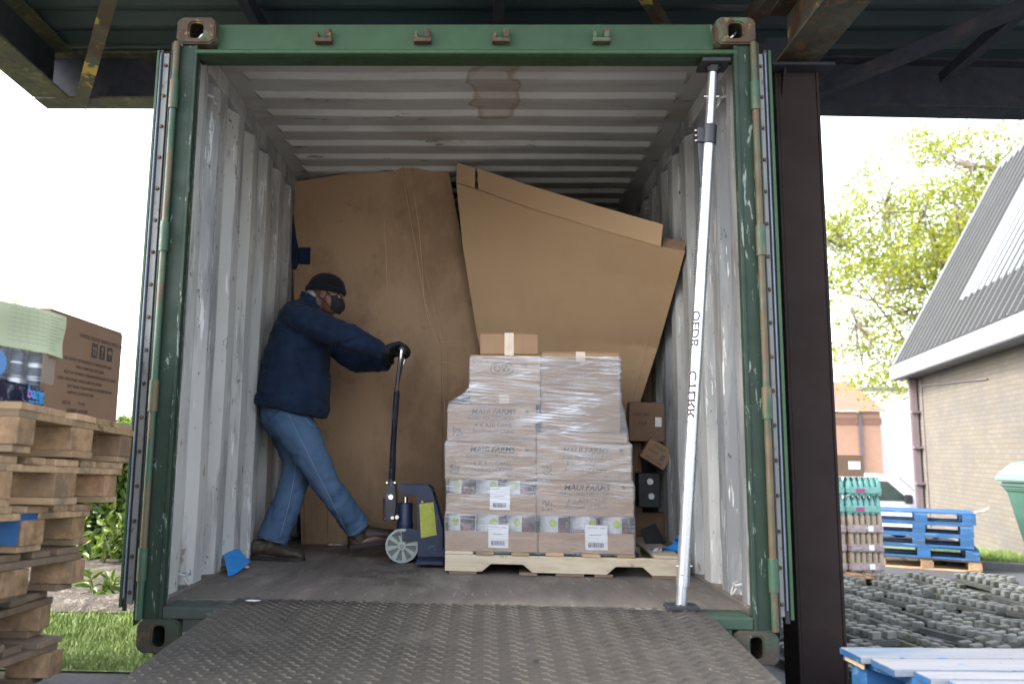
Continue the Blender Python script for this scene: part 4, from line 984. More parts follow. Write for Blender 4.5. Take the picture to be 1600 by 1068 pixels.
rowsL = [RR([(461, 284), (545, 270), (628, 257), (664, 254), (698, 251)], [1.90, 1.80, 1.70, 1.71, 1.735]),
         RR([(458, 400), (560, 400), (655, 400), (690, 400), (726, 400)], [1.94, 1.86, 1.78, 1.83, 1.88]),
         RR([(461, 545), (575, 545), (689, 545), (722, 545), (753, 545)], [1.97, 1.91, 1.85, 1.92, 1.99]),
         RR([(466, 700), (578, 700), (690, 700), (720, 700), (756, 700)], [2.01, 1.97, 1.95, 2.00, 2.06]),
         RR([(471, 849.5), (580, 849.5), (690, 849.5), (720, 849.5), (758, 849.5)], [2.06, 2.05, 2.04, 2.06, 2.09])]
def fnL(u, v, p):
    d = .004*gs(u-.5, .006)+.003*gs(u-.45-.02*v, .004)*(1 if v < .5 else 0)
    d += .0035*gs(u-(.54+.10*max(0, v-.25)), .004)*(1 if .1 < v < .62 else 0)
    d += .0025*gs(u-.38-.03*v, .004)*(1 if v < .45 else 0)+.003*gs(u-(.42+.02*math.sin(v*20)), .003)*(1 if .2 < v < .45 else 0)
    if u > .5: d += .004*gs(v-.495, .003)+.003*gs(v-.455, .002)*(1 if u < .9 else 0)
    d -= .003*gs(u-.12, .003)*(1 if v > .78 else 0)+.003*gs(u-.24, .003)*(1 if v > .78 else 0)
    return d+.012*noise.noise(Vector((u*2.2, v*2.5, 4)))+.003*noise.noise(Vector((u*9, v*8, 1)))
sL = ribbon_sheet('cardboard_sheet', rowsL, fnL, [M['card_sheet'], M['card_edge']], .006, 150, 170, (-.4, 2.05, FZ))
tag(sL, 'tall creased cardboard sheet standing upright behind the man', 'cardboard sheet')
rowsR = [RR([(713, 286), (748, 297), (830, 326), (935, 358), (1033, 385.5), (1071, 391)], [1.68, 1.62, 1.46, 1.26, 1.06, .98]),
         RR([(723, 385), (757, 388), (840, 402), (940, 425), (1020, 440), (1056, 444)], [1.74, 1.69, 1.56, 1.40, 1.25, 1.17]),
         RR([(745, 520), (775, 522), (850, 528), (930, 535), (1000, 540), (1027, 545)], [1.84, 1.80, 1.73, 1.66, 1.58, 1.54]),
         RR([(775, 655), (800, 657), (850, 660), (910, 662), (970, 664), (988, 666)], [1.93, 1.92, 1.90, 1.87, 1.84, 1.82])]
def fnR(u, v, p):
    d = .0035*gs(v-(.70+.02*math.sin(u*30)), .006)*(1 if u > .62 else 0)+.003*gs(v-(.79+.015*math.sin(u*40)), .005)*(1 if u > .7 else 0)+.003*gs(u-.88, .006)*(1 if v > .6 else 0)
    return d+.014*noise.noise(Vector((u*1.6, v*1.6, 7)))
sR = ribbon_sheet('cardboard_sheet', rowsR, fnR, [M['card_sheet2'], M['card_edge']], .006, 110, 110, (.8, 1.9, .9))
tag(sR, 'wide slanting cardboard sheet with folded top flaps leaning behind the wrapped load', 'cardboard sheet')
def flap(pa, pb, pc, pd, ys, m='card_sheet2'):
    pts = [P(pa[0], pa[1], 'y', ys[0]), P(pb[0], pb[1], 'y', ys[1]), P(pc[0], pc[1], 'y', ys[2]), P(pd[0], pd[1], 'y', ys[3])]
    mb = MB(); mb.prism(pts, (0, .006, 0)); mb.build('flap', M[m], sR, bevel=.0012)
flap((714, 253), (742, 263), (742, 294), (713, 285), (1.63, 1.57, 1.618, 1.672))
# the long flap bends with the crease
topf = [(746, 263), (835, 292), (935, 322), (1036, 350.5)]; botf = [(747.5, 296), (830, 325.5), (935, 357.5), (1032.5, 385)]
yf = [1.56, 1.40, 1.21, 1.01]; yb_ = [1.612, 1.452, 1.252, 1.052]
for k in range(1):
    tp = [P(a[0], a[1], 'y', y) for a, y in zip(topf, yf)]; bt = [P(a[0], a[1], 'y', y) for a, y in zip(botf, yb_)]
    mb = MB(); n = len(tp); vs = tp+bt; bk = [v+Vector((0, .006, 0)) for v in vs]
    fs = [[i, n+i, n+i+1, i+1] for i in range(n-1)]; mb.add(vs+bk, fs+[[2*n+a for a in f[::-1]] for f in fs]+[[i, i+1, 2*n+i+1, 2*n+i] for i in range(n-1)]+[[n+i, 3*n+i, 3*n+i+1, n+i+1] for i in range(n-1)]+[[0, 2*n, 3*n, n], [n-1, 2*n-1, 4*n-1, 3*n-1]])
    mb.build('flap', M['card_sheet2'], sR, smooth=30)
flap((1036, 370.5), (1073, 377), (1069, 391.5), (1034, 386), (1.11, 1.03, .985, 1.058), 'card_dark')

# ================================================================== CLUTTER ON THE RIGHT, BEHIND THE LOAD
def backbox(label, x0, x1, yt, yb, y, d, h=None, rot=(0, 0, 0), m='card_dark', tape=False):
    a = P(x0, yb, 'y', y); b = P(x1, yb, 'y', y); c = P(x0, yt, 'y', y)
    return carton(label, b.x-a.x, d, c.z-a.z, (a.x, y, a.z), rot, m, tape=tape), b.x-a.x, c.z-a.z
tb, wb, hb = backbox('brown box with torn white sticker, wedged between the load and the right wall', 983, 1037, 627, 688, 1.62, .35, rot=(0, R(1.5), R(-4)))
MB().box(wb*.74, wb*.92, -.0015, -.0003, hb*.38, hb*.62).build('torn_sticker', M['paper'], tb, local=True)
inv = world_of(tb); writing('printed_text', [('KEEP DRY', wb*.35, hb*.68, .022, 'CENTER'), ('TOP', wb*.38, hb*.45, .026, 'CENTER')], inv @ Vector((0, -.001, 0)), inv.to_3x3() @ Vector((1, 0, 0)), inv.to_3x3() @ Vector((0, 0, 1)), M['ink_brown'], tb)
a = P(1000, 712, 'y', 1.55)
tc_ = carton('small tilted carton with printed symbols, hanging over the bottle pack', .155, .18, .125, a, (0, R(31), R(-6)), 'card', tape=False)
inv = world_of(tc_); writing('printed_text', [('FRAGILE', .075, .098, .018, 'CENTER'), ('HANDLE', .05, .062, .016, 'CENTER'), ('WITH CARE', .08, .020, .020, 'CENTER')], inv @ Vector((0, -.001, 0)), inv.to_3x3() @ Vector((1, 0, 0)), inv.to_3x3() @ Vector((0, 0, 1)), M['ink'], tc_)
MB().box(.10, .125, -.0012, -.0004, .035, .075).build('printed_square', M['ink_grey'], tc_, local=True)
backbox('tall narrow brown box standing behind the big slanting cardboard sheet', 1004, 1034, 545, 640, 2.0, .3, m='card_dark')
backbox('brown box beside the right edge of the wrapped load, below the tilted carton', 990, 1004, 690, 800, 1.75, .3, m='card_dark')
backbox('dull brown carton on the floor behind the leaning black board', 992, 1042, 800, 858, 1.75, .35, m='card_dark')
t_, w_, h_ = backbox('low brown carton flap lying on the pallet beside the blue film', 1005, 1067, 853, 866, 1.30, .3, m='card_dark')
# dark bottles with pale caps lying on their sides
bt = thing('bottle', 'dark bottle with pale cap lying on its side, upper of two by the right wall', 'bottle', P(1016, 752, 'y', 1.62), (0, 0, 0), 'dark bottles by the right wall')
MB().tube([(0, 0, 0), (0, .02, 0), (0, .021, 0)], [.018, .018, .0175], 16).build('cap', M['paper'], bt, smooth=40, local=True)
MB().tube([(0, .022, 0), (0, .06, 0), (0, .11, 0), (0, .30, 0)], [.016, .018, .038, .038], 16).build('glass_body', M['blackplastic'], bt, smooth=40, local=True)
b2 = dup(bt); b2.location = P(1018, 775, 'y', 1.62); b2['label'] = 'dark bottle with pale cap lying on its side, lower of two by the right wall'
MB_ = MB(); pz = P(1000, 792, 'y', 1.6); 
tag(MB().box(pz.x, pz.x+.13, 1.645, 1.95, pz.z-.005, P(1000, 738, 'y', 1.6).z).build('bottle_crate', M['blackplastic'], org=(pz.x, 1.65, pz.z), bevel=.006), 'black crate holding the two dark bottles by the right wall', 'crate')
# leaning black board
mb = MB(); q = [P(1001, 828, 'y', 1.42), P(1024, 817, 'y', 1.46), P(1041, 847, 'y', 1.42), P(1015, 864, 'y', 1.36)]
mb.prism(q, (0, .012, 0)); tag(mb.build('board', M['blackplastic'], org=q[3], bevel=.003), 'matt black board leaning on the carton near the blue film', 'board')
# blue film scrap curling over the pallet
def curl(path, w, name, m, lab, cat):
    mb = MB(); n = len(path); vs = []
    for i, p in enumerate(path):
        for k in range(7):
            t = k/6-.5; vs.append(p+Vector((.012*math.sin(k*1.3+i), t*w, .018*math.cos(t*3+i*.9))))
    fs = [[i*7+k, i*7+k+1, (i+1)*7+k+1, (i+1)*7+k] for i in range(n-1) for k in range(6)]
    mb.add(vs, fs); mb.add([v+Vector((0, 0, .0012)) for v in vs], [f[::-1] for f in fs]); o = mb.build(name, m, smooth=60, org=path[0]); return tag(o, lab, cat)
path = [P(x, y, 'y', 1.12) for x, y in ((1012, 865), (1020, 861), (1030, 858), (1042, 858), (1052, 856), (1060, 853), (1066, 847), (1065, 842), (1060, 841), (1056, 844))]
curl(path, .10, 'film_scrap', M['bluesheet'], 'bright blue film scrap curling on the right end of the pallet', 'film')
path = [P(x, y, 'y', 1.06) for x, y in ((1022, 866), (1026, 861), (1030, 860), (1031, 865))]
curl(path, .04, 'rag', M['rag'], 'white rag twisted in the blue film on the pallet', 'rag')
# blue sheet and scrap on the floor at the left wall
mb = MB(); q = [P(347, 862, 'y', .98), P(376, 857, 'y', 1.02), P(391, 878, 'y', .90), P(357, 893, 'y', .70)]
q[3].z = FZ+.004; n = 8; vs = []
for j in range(n+1):
    for i in range(n+1):
        u, v = i/n, j/n; p = q[0].lerp(q[1], u).lerp(q[3].lerp(q[2], u), v); p.z += .008*math.sin(u*4+v*3); vs.append(p)
fs = [[j*(n+1)+i, j*(n+1)+i+1, (j+1)*(n+1)+i+1, (j+1)*(n+1)+i] for j in range(n) for i in range(n)]
mb.add(vs, fs); mb.add([v+Vector((0, .001, -.001)) for v in vs], [f[::-1] for f in fs])
tag(mb.build('blue_sheet', M['bluesheet'], smooth=60, org=q[3]), 'bright blue plastic sheet lying against the left wall of the container', 'sheet')
mb = MB(); c = P(380, 886, 'z', FZ+.005)
for k in range(7): mb.ball(c+Vector((random.uniform(-.03, .03), random.uniform(-.02, .02), .004)), (.02, .014, .008), 7, 5)
remesh(mb, 'paper_scrap', M['rag'], None, .006, 1)
o = bpy.data.objects['paper_scrap']; me_ = o.data; me_.transform(Matrix.Translation(-c)); o.location = c; tag(o, 'crumpled dirty white scrap beside the blue sheet on the floor', 'scrap')
# white scrap on the floor by the man's front boot and at the plate edge
mb = MB(); c = P(512, 851, 'z', FZ+.004); mb.prism([c, c+Vector((.09, .01, 0)), c+Vector((.10, .03, 0)), c+Vector((.01, .03, .004))], (0, 0, .002)); tag(mb.build('paper_scrap', M['paper'], org=c), 'thin white paper strip at the foot of the tall cardboard sheet', 'paper')
mb = MB(); c = P(384, 938, 'z', .196); mb.prism([c, c+Vector((.035, -.004, 0)), c+Vector((.055, .012, 0)), c+Vector((.012, .018, 0))], (0, 0, .002)); tag(mb.build('paper_scrap', M['paper'], org=c), 'small torn white scrap on the far left corner of the ramp', 'paper')
# dark blue bracket hanging at the left wall, behind the sheet
hb_ = thing('hanging_jacket', 'dark navy cloth item hanging on the left wall above the man', 'cloth', P(462, 340, 'y', 1.93))
mb = MB(); a = P(457, 330, 'y', 1.95); 
mb.tube([P(456, 335, 'y', 1.92), P(458, 370, 'y', 1.92), P(462, 400, 'y', 1.92), P(460, 420, 'y', 1.92)], [(.012, .02), (.02, .03), (.03, .03), (.012, .02)], 10)
mb.build('strap', M['navy'], hb_, smooth=50)
mb = MB(); q = [P(466, 386, 'y', 1.90), P(485, 386, 'y', 1.90), P(484, 412, 'y', 1.90), P(466, 411, 'y', 1.90)]; mb.prism(q, (0, .04, 0)); mb.build('pouch', M['navy'], hb_, bevel=.006)

# ================================================================== LOAD BAR
lbb = P(1075, 955, 'z', .19); lbt = P(1111, 100, 'y', .12)
lbb = Vector((lbb.x, .10, .185)); lbt = Vector((lbt.x, .085, 2.44))
lb_ = thing('load_bar', 'silver telescopic load bar wedged between ramp and container header', 'load bar', lbb)
dv = (lbt-lbb)
def lp(t): return lbb+dv*t
def tz(py):  # parameter on the bar for an image row
    best = min(((abs((lambda w: CY-FPX*(w @ _u2)/(w @ _f))(np.array(lp(i/400))-CAM)-py)), i/400) for i in range(401)); return best[1]
MB().cyl(lp(tz(915)), lp(tz(206)), .0255, n=28).build('outer_tube', M['alu'], lb_, smooth=40)
MB().cyl(lp(tz(950)), lp(tz(914)), .0215, n=24).build('foot_tube', M['alu'], lb_, smooth=40)
MB().cyl(lp(tz(208)), lp(tz(103)), .0195, n=24).build('inner_tube', M['alu'], lb_, smooth=40)
tm = tz(212); mb = MB(); mb.cyl(lp(tz(226)), lp(tz(197)), .031, n=20)
clamp = mb.build('clamp_collar', M['blackplastic'], lb_, smooth=40, bevel=.002)
c = lp(tm); mb = MB(); mb.box(c.x-.052, c.x-.025, c.y-.02, c.y+.015, c.z-.035, c.z+.03); mb.prism([(c.x-.05, c.y-.012, c.z-.03), (c.x-.03, c.y-.012, c.z-.03), (c.x-.036, c.y-.012, c.z-.22), (c.x-.044, c.y-.012, c.z-.23)], (0, .02, 0)); mb.build('clamp_lever', M['blackplastic'], lb_, bevel=.003)
for dz in (-.022, 0, .022): MB().cyl((c.x-.062, c.y-.005, c.z+dz), (c.x-.05, c.y-.005, c.z+dz), .006, n=8).build('bolt', M['chrome'], clamp)
mb = MB()
for k in range(46):
    p = lp(tz(225)-k*.0055); mb.box(p.x-.0292, p.x-.0245, p.y-.004, p.y+.004, p.z-.0045, p.z)
mb.build('ratchet_teeth', M['blackplastic'], lb_)
mb = MB(); mb.box(lbb.x-.062, lbb.x+.062, lbb.y-.045, lbb.y+.045, .1795, .1975); mb.build('foot_pad', M['rubber'], lb_, bevel=.004)
mb = MB(); mb.box(lbt.x-.062, lbt.x+.058, lbt.y-.06, lbt.y+.05, 2.410, 2.429); mb.cyl((lbt.x, lbt.y, 2.385), (lbt.x, lbt.y, 2.412), .024, .034, 16); mb.build('head_pad', M['rubber'], lb_, bevel=.003)
for py in (885, 150): 
    p = lp(tz(py)); MB().cyl((p.x-.032, p.y, p.z), (p.x+.032, p.y, p.z), .005, n=8).build('pin', M['chrome'], lb_)
for py in (896, 942):
    p = lp(tz(py)); MB().ball((p.x-.012, p.y-.024, p.z), .005, 8, 6).build('bolt', M['chrome'], lb_, smooth=60)
dn = dv.normalized()
for txt, pa, pb in (('OEDB', 487, 541), ('CTLRR', 578, 652)):
    p = lp(tz((pa+pb)/2)); L_ = (lp(tz(pa))-lp(tz(pb))).length
    # letters run along the bar, wrapped on its left front
    c = bpy.data.curves.new('t', 'FONT'); c.body = txt; c.size = .042; c.align_x = 'CENTER'; c.align_y = 'CENTER'; c.offset = .0009; c.resolution_u = 3
    o = bpy.data.objects.new('t', c); COL.objects.link(o); bpy.context.view_layer.update()
    me = bpy.data.meshes.new_from_object(o.evaluated_get(bpy.context.evaluated_depsgraph_get()))
    bm = bmesh.new(); bm.from_mesh(me); bmesh.ops.triangulate(bm, faces=bm.faces); bmesh.ops.subdivide_edges(bm, edges=bm.edges, cuts=2, use_grid_fill=True)
    xs_ = [v.co.x for v in bm.verts]; k = L_/(max(xs_)-min(xs_)); mb = MB(); r = .0261
    vs = []
    for v in bm.verts:
        s_ = v.co.x*k; a_ = -v.co.y/r-.55   # angle round the bar from the camera-facing side
        vs.append(p-dn*s_+Vector((math.sin(a_)*r, -math.cos(a_)*r, 0)))
    mb.add(vs, [[v.index for v in f.verts] for f in bm.faces]); mb.build('stencilled_word', M['ink'], lb_)
    bm.free(); bpy.data.objects.remove(o)

# ================================================================== PALLET TRUCK
TY = 1.36
def T(px, py, dy=0): return P(px, py, 'y', TY+dy) if dy == 0 else Vector((P(px, py, 'y', TY).x, TY+dy, P(px, py, 'y', TY).z))
tk = thing('pallet_truck', 'dark blue hand pallet truck with grey wheel under the wrapped load', 'pallet truck', (T(655, 880).x, TY, FZ))
WC = T(630, 856); WR = .0905; WC.z = FZ+WR
mb = MB()
for s in (-1, 1):
    pass
def wheel(dy):
    c = Vector((WC.x, TY+dy, WC.z)); hub = MB(); r = WR; n = 40; mb = MB()
    # tyre ring
    rings = []
    for (rr, yy) in ((r, -.022), (r, .022), (r-.012, .024), (r-.012, -.024)):
        rings.append([c+Vector((rr*math.cos(2*math.pi*k/n), yy, rr*math.sin(2*math.pi*k/n))) for k in range(n)])
    rings.append(rings[0]); mb.loft(rings, caps=False); w = mb.build('wheel', M['nylon'], tk, smooth=40)
    m2 = MB(); m2.cyl(c+Vector((0, -.012, 0)), c+Vector((0, .012, 0)), r-.011, n=32); m2.build('web', M['nylondark'], w, smooth=40)
    m3 = MB()
    for k in range(8):
        a_ = 2*math.pi*k/8+.2; d = Vector((math.cos(a_), 0, math.sin(a_))); t = Vector((-math.sin(a_), 0, math.cos(a_)))
        for a0, wd0, wd1 in ((0, .010, .026),):
            p0 = c+d*.022; p1 = c+d*(r-.011)
            m3.prism([p0-t*wd0/2+Vector((0, -.021, 0)), p0+t*wd0/2+Vector((0, -.021, 0)), p1+t*wd1/2+Vector((0, -.021, 0)), p1-t*wd1/2+Vector((0, -.021, 0))], (0, .009, 0))
    m3.build('spokes', M['nylon'], w)
    MB().cyl(c+Vector((0, -.027, 0)), c+Vector((0, .027, 0)), .024, n=24).build('hub', M['nylon'], w, smooth=40, bevel=.002)
    MB().cyl(c+Vector((0, -.031, 0)), c+Vector((0, -.0275, 0)), .011, n=12).build('axle_cap', M['chrome'], w, smooth=40)
wheel(-.055); wheel(.055)
def tp(poly, dy, th_, name, m, par=None, bev=.003):
    mb = MB(); mb.prism([T(x, y, dy) if dy else T(x, y) for x, y in poly], (0, th_, 0)); return mb.build(name, m, par or tk, bevel=bev, segs=2)
frame_o = tp([(625, 759), (628, 756), (670, 756), (676, 761), (686, 795), (693, 825), (694, 866), (655, 866), (655, 838), (653, 770), (643, 771), (627, 767)], -.10, .012, 'side_plate', M['truckblue'])
tp([(625, 759), (628, 756), (670, 756), (676, 761), (686, 795), (693, 825), (694, 866), (655, 866), (655, 838), (653, 770), (643, 771), (627, 767)], .09, .012, 'side_plate', M['truckblue'])
mb = MB(); a, b = T(628, 757), T(672, 766); mb.box(a.x, b.x, TY-.088, TY+.09, b.z, a.z-.002); a, b = T(676, 770), T(693, 864); mb.box(a.x, a.x+.012, TY-.088, TY+.09, b.z, a.z); mb.build('cross_plate', M['truckblue'], tk, bevel=.002)
mb = MB(); a, b = T(655, 866), T(697, 882); mb.box(a.x, b.x, TY-.26, TY+.26, FZ+.018, a.z-.001); mb.build('chassis', M['truckblue'], tk, bevel=.006, segs=2)
for s in (-1, 1):
    x0 = T(694, 870).x
    if s: MB().box(x0, x0+1.02, TY+s*.19-.08, TY+s*.19+.08, FZ+.055, FZ+.10).build('fork', M['truckblue'], tk, bevel=.008, segs=2)
tp([(657.5, 785), (679, 782), (684, 832), (660, 837)], -.1012, .001, 'warning_label', M['yellowlabel'], frame_o, 0)
tp([(657, 780), (677.5, 777.5), (679, 782), (657.5, 785)], -.1012, .001, 'label_header', M['ink'], frame_o, 0)
tp([(659.5, 783.5), (664.5, 783), (661.5, 778.8)], -.1024, .0008, 'warning_triangle', M['yellowlabel'], frame_o, 0)
c = T(684, 846, -.103); MB().cyl(c, c+Vector((0, .004, 0)), .017, n=20).build('bolt', M['truckblack'], tk, smooth=40); MB().cyl(c-Vector((0, .004, 0)), c, .009, n=12).build('bolt', M['truckblue'], tk, smooth=40)
# pump
px0 = T(633, 800).x; mb = MB()
mb.tube([(px0, TY, T(0, 838).z), (px0, TY, T(0, 808).z)], [.046, .046], 24); mb.tube([(px0, TY, T(0, 808).z), (px0, TY, T(0, 804).z), (px0, TY, T(0, 778).z), (px0, TY, T(0, 775).z)], [.048, .0425, .0425, .037], 24)
mb.build('pump_body', M['truckblue'], tk, smooth=40)
MB().cyl((px0, TY, T(0, 775).z), (px0, TY, T(0, 766).z), .013, n=16).build('piston', M['chrome'], tk, smooth=40)
MB().box(px0-.055, px0+.09, TY-.05, TY+.05, T(0, 845).z, T(0, 834).z).build('pump_base', M['truckblack'], tk, bevel=.004)
tp([(640, 822), (660, 826), (660, 842), (632, 842), (634, 828)], -.095, .02, 'steering_arm', M['truckblue'])
for (x, y, r) in ((627, 829, .013), (622, 806, .011), (615, 807, .009), (612.5, 775, .014)):
    c = T(x, y, -.062 if y != 829 else -.10); MB().cyl(c, c+Vector((0, .008, 0)), r, n=14).build('bolt', M['chrome'], tk, smooth=40)
tp([(605, 757), (619, 757), (620, 790), (617, 810), (606, 812), (602, 800), (604, 775)], -.052, .010, 'tiller_bracket', M['truckblack'])
tp([(605, 757), (619, 757), (620, 790), (617, 810), (606, 812), (602, 800), (604, 775)], .042, .010, 'tiller_bracket', M['truckblack'])
mb = MB(); a = T(600, 806); b = T(622, 812); mb.box(a.x, b.x, TY-.045, TY+.045, b.z, a.z+.004); mb.build('foot_pedal', M['truckblack'], tk, bevel=.004)
mb = MB(); q = []
for k in range(90):
    t = k/89; p = T(603, 804).lerp(T(602.5, 777), t); q.append(p+Vector((.010*math.cos(k*.82), -.045+.010*math.sin(k*.82), 0)))
mb.tube(q, .0024, 6); mb.build('spring', M['truckblack'], tk, smooth=60)
for (x, y) in ((606, 753), (618, 753)):
    c = T(x, y, -.045); MB().cyl(c, c+Vector((0, .09, 0)), .006, n=10).build('bolt', M['chrome'], tk, smooth=40)
# tiller
mb = MB()
mb.tube([T(612, 768), T(611.5, 752), T(613, 735), T(614.2, 700), T(618, 640)], [(.020, .040), (.020, .040), (.018, .036), (.017, .034), (.016, .032)], 12)
mb.build('tiller', M['truckblack'], tk, smooth=50)
BH = T(630, 549); ymid = TY
mb = MB(); mb.tube([T(617.9, 641), T(620, 612)], [(.018, .036), (.018, .034)], 12); mb.build('tiller_sleeve', M['truckblack'], tk, smooth=50)
mb = MB(); a = T(620, 612)
for s in (-1, 1):
    mb.tube([a+Vector((0, s*.012, 0)), a.lerp(BH, .3)+Vector((0, s*.035, 0)), a.lerp(BH, .62)+Vector((0, s*.075, 0)), BH+Vector((0, s*.105, -.02)), BH+Vector((0, s*.095, 0))], .0125, 12)
mb.build('handle_loop', M['chrome'], tk, smooth=60)
MB().cyl(BH-Vector((0, .10, 0)), BH+Vector((0, .10, 0)), .0135, n=16).build('grip', M['truckblack'], tk, smooth=40)
MB().tube([BH+Vector((.004, -.002, -.01)), a+Vector((.006, 0, .05)), a+Vector((0, 0, 0))], .006, 8).build('release_lever', M['truckblack'], tk, smooth=60)

# ================================================================== PERSON
PY = 1.38
def J(px, py, y): q = P(px, py, 'y', PY); return Vector((q.x, y, q.z))   # silhouette measured on the body's mid plane
pe = thing('person', 'man in navy jacket, jeans, black beanie and face mask pushing the pallet truck', 'person', (-.93, 1.35, FZ))
def limb(mb, pts, rs, n=16, caps=True):
    # interpolate for smooth limbs
    P_ = []; R_ = []
    m = len(pts)
    for i in range(m-1):
        p0 = pts[max(i-1, 0)]; p1 = pts[i]; p2 = pts[i+1]; p3 = pts[min(i+2, m-1)]
        for k in range(4):
            t = k/4; P_.append(.5*((2*p1)+(p2-p0)*t+(2*p0-5*p1+4*p2-p3)*t*t+(3*p1-p0-3*p2+p3)*t**3))
            ra, rb = rs[i], rs[i+1]
            R_.append(tuple(ra[q]+(rb[q]-ra[q])*t for q in (0, 1)) if hasattr(ra, '__len__') else ra+(rb-ra)*t)
    P_.append(pts[-1]); R_.append(rs[-1]); mb.tube(P_, R_, n, caps=caps)
def ering(c, hx, hy, tilt=0, n=28, sq=1.0):
    o = []
    for k in range(n):
        a_ = 2*math.pi*k/n; x = hx*math.copysign(abs(math.cos(a_))**sq, math.cos(a_)); y = hy*math.copysign(abs(math.sin(a_))**sq, math.sin(a_))
        o.append(c+Vector((x*math.cos(tilt), y, x*math.sin(tilt))))
    return o
# joints
n_sh, n_el, n_wr = J(473, 502, 1.20), J(542, 530, 1.13), J(603, 552, 1.26)
f_sh, f_el, f_wr = J(482, 497, 1.57), J(545, 556, 1.60), J(601, 562, 1.48)
n_hip, n_kn, n_an = J(452, 655, 1.28), J(505, 735, 1.30), J(552, 822, 1.43)
f_hip, f_kn, f_an = J(440, 655, 1.47), J(461, 735, 1.44), J(429, 843, 1.34)
HB_n = BH+Vector((0, -.052, 0)); HB_f = BH+Vector((0, .052, 0))
def hand(mb, B, wrist, side, k):
    "four bent fingers and a thumb closed round a bar lying along y at B; side = -1 near hand, 1 far hand"
    d = (B-wrist).normalized(); kn = B+Vector((-.020, 0, .034)); pc = wrist.lerp(kn, .62)
    # palm: flattened loft from the wrist to the knuckles
    rr = []
    for t, w, h in ((0, .026, .022), (.25, .031, .021), (.6, .040, .019), (.9, .043, .016), (1.0, .040, .012)):
        c = wrist.lerp(kn, t)+Vector((0, 0, .006*math.sin(t*math.pi))); t_ = (kn-wrist).normalized(); up = Vector((0, 1, 0)).cross(t_)*-1; up = t_.cross(Vector((0, 1, 0)))
        rr.append([c+Vector((0, 1, 0))*math.cos(2*math.pi*q/16)*(w+k)+up*math.sin(2*math.pi*q/16)*(h+k) for q in range(16)])
    mb.loft(rr)
    for i, (dy, ln, r) in enumerate(((-.033, .95, .0088), (-.011, 1.06, .0095), (.011, 1.0, .0092), (.033, .82, .0078))):
        dy *= side; r += k; y = Vector((0, dy, 0)); R_ = .0145+r
        q = [kn+y+Vector((-.012, 0, -.004)), kn+y+Vector((.006, 0, .003))]
        for a_ in (75, 40, 0, -45, -85):
            if a_ < -20: R2 = R_*(.98)
            else: R2 = R_*1.0
            q.append(B+y+Vector((math.cos(R(a_))*R2*ln, 0, math.sin(R(a_))*R2)))
        limb(mb, q, [r*1.12, r*1.15, r*1.06, r*1.05, r, r*.95, r*.85], 10)
    # thumb leaves the inner side of the palm near its base and closes under the bar
    iy = -side*-1
    t0 = wrist.lerp(kn, .30)+Vector((0, side*-.030*-1*-1, -.008)); 
    q = [t0, wrist.lerp(kn, .6)+Vector((0, -side*.046, -.018)), B+Vector((-.024, -side*.040, -.018)), B+Vector((-.004, -side*.036, -.026))]
    limb(mb, q, [.014+k, .0125+k, .011+k, .009+k], 10)
# --- body: one continuous skin
mb = MB()
hc = J(511, 460, 1.37); hr = .001
neck0 = J(488, 482, 1.38)
mb.loft([ering(J(447, 650, 1.38), .12, .155, -.2), ering(J(452, 620, 1.38), .115, .145, -.2), ering(J(460, 580, 1.38), .11, .14, -.2), ering(J(468, 540, 1.38), .12, .155, -.25), ering(J(475, 505, 1.38), .12, .165, -.3), ering(J(481, 485, 1.38), .09, .15, -.3), ering(J(487, 474, 1.38), .05, .07, -.3)])
limb(mb, [J(484, 484, 1.38), J(494, 474, 1.375), J(504, 463, 1.37)], [.062, .056, .054])
# head: cranium, face wedge, jaw, nose, brow, ears
rx = Euler((0, R(12), 0)).to_matrix()
def hp(x, y, z): return hc+rx @ Vector((x, y, z))
mb.ball(hp(-.012, 0, .030), (.096, .076, .090), 24, 16, M=rx)
mb.ball(hp(.030, 0, -.028), (.062, .060, .082), 20, 14, M=rx)
mb.ball(hp(.046, 0, -.082), (.036, .040, .030), 16, 10, M=rx)
mb.ball(hp(.084, 0, .012), (.012, .050, .012), 14, 8, M=rx)
mb.tube([hp(.084, 0, .004), hp(.098, 0, -.018), hp(.108, 0, -.038)], [.009, .012, .015], 10); mb.ball(hp(.100, 0, -.041), (.014, .020, .010), 10, 8)
mb.ball(hp(.082, 0, -.064), (.014, .026, .007), 12, 8, M=rx); mb.ball(hp(.080, 0, -.075), (.014, .023, .008), 12, 8, M=rx)
for s in (-1, 1):
    e = [hp(-.010+.020*math.cos(a_), s*.078, -.012+.030*math.sin(a_)) for a_ in [R(-150+30*k) for k in range(10)]]
    mb.tube(e, .0065, 8); mb.ball(hp(-.006, s*.072, -.012), (.014, .008, .024), 10, 8)
    mb.ball(hp(.072, s*.032, -.010), (.014, .018, .011), 10, 8)
    mb.ball(hp(.060, s*.042, -.036), (.024, .020, .022), 10, 8)
limb(mb, [n_sh, n_el, n_wr], [.058, .046, .031]); limb(mb, [f_sh, f_el, f_wr], [.058, .046, .031])
hand(mb, HB_n, n_wr, -1, 0); hand(mb, HB_f, f_wr, 1, 0)
for h_, k_, a_, lift in ((n_hip, n_kn, n_an, 0), (f_hip, f_kn, f_an, 0)):
    limb(mb, [h_, k_, a_], [.088, .058, .040])
n_hl, n_to = J(549, 848, 1.45), J(603, 840, 1.50); f_hl, f_to = J(405, 866, 1.34), J(465, 870, 1.30)
for a_, hl, to in ((n_an, n_hl, n_to), (f_an, f_hl, f_to)):
    limb(mb, [a_, hl.lerp(to, .12), hl.lerp(to, .55), to], [.040, .040, .036, .024])
remesh(mb, 'body', M['skin'], pe, .0062, 2)
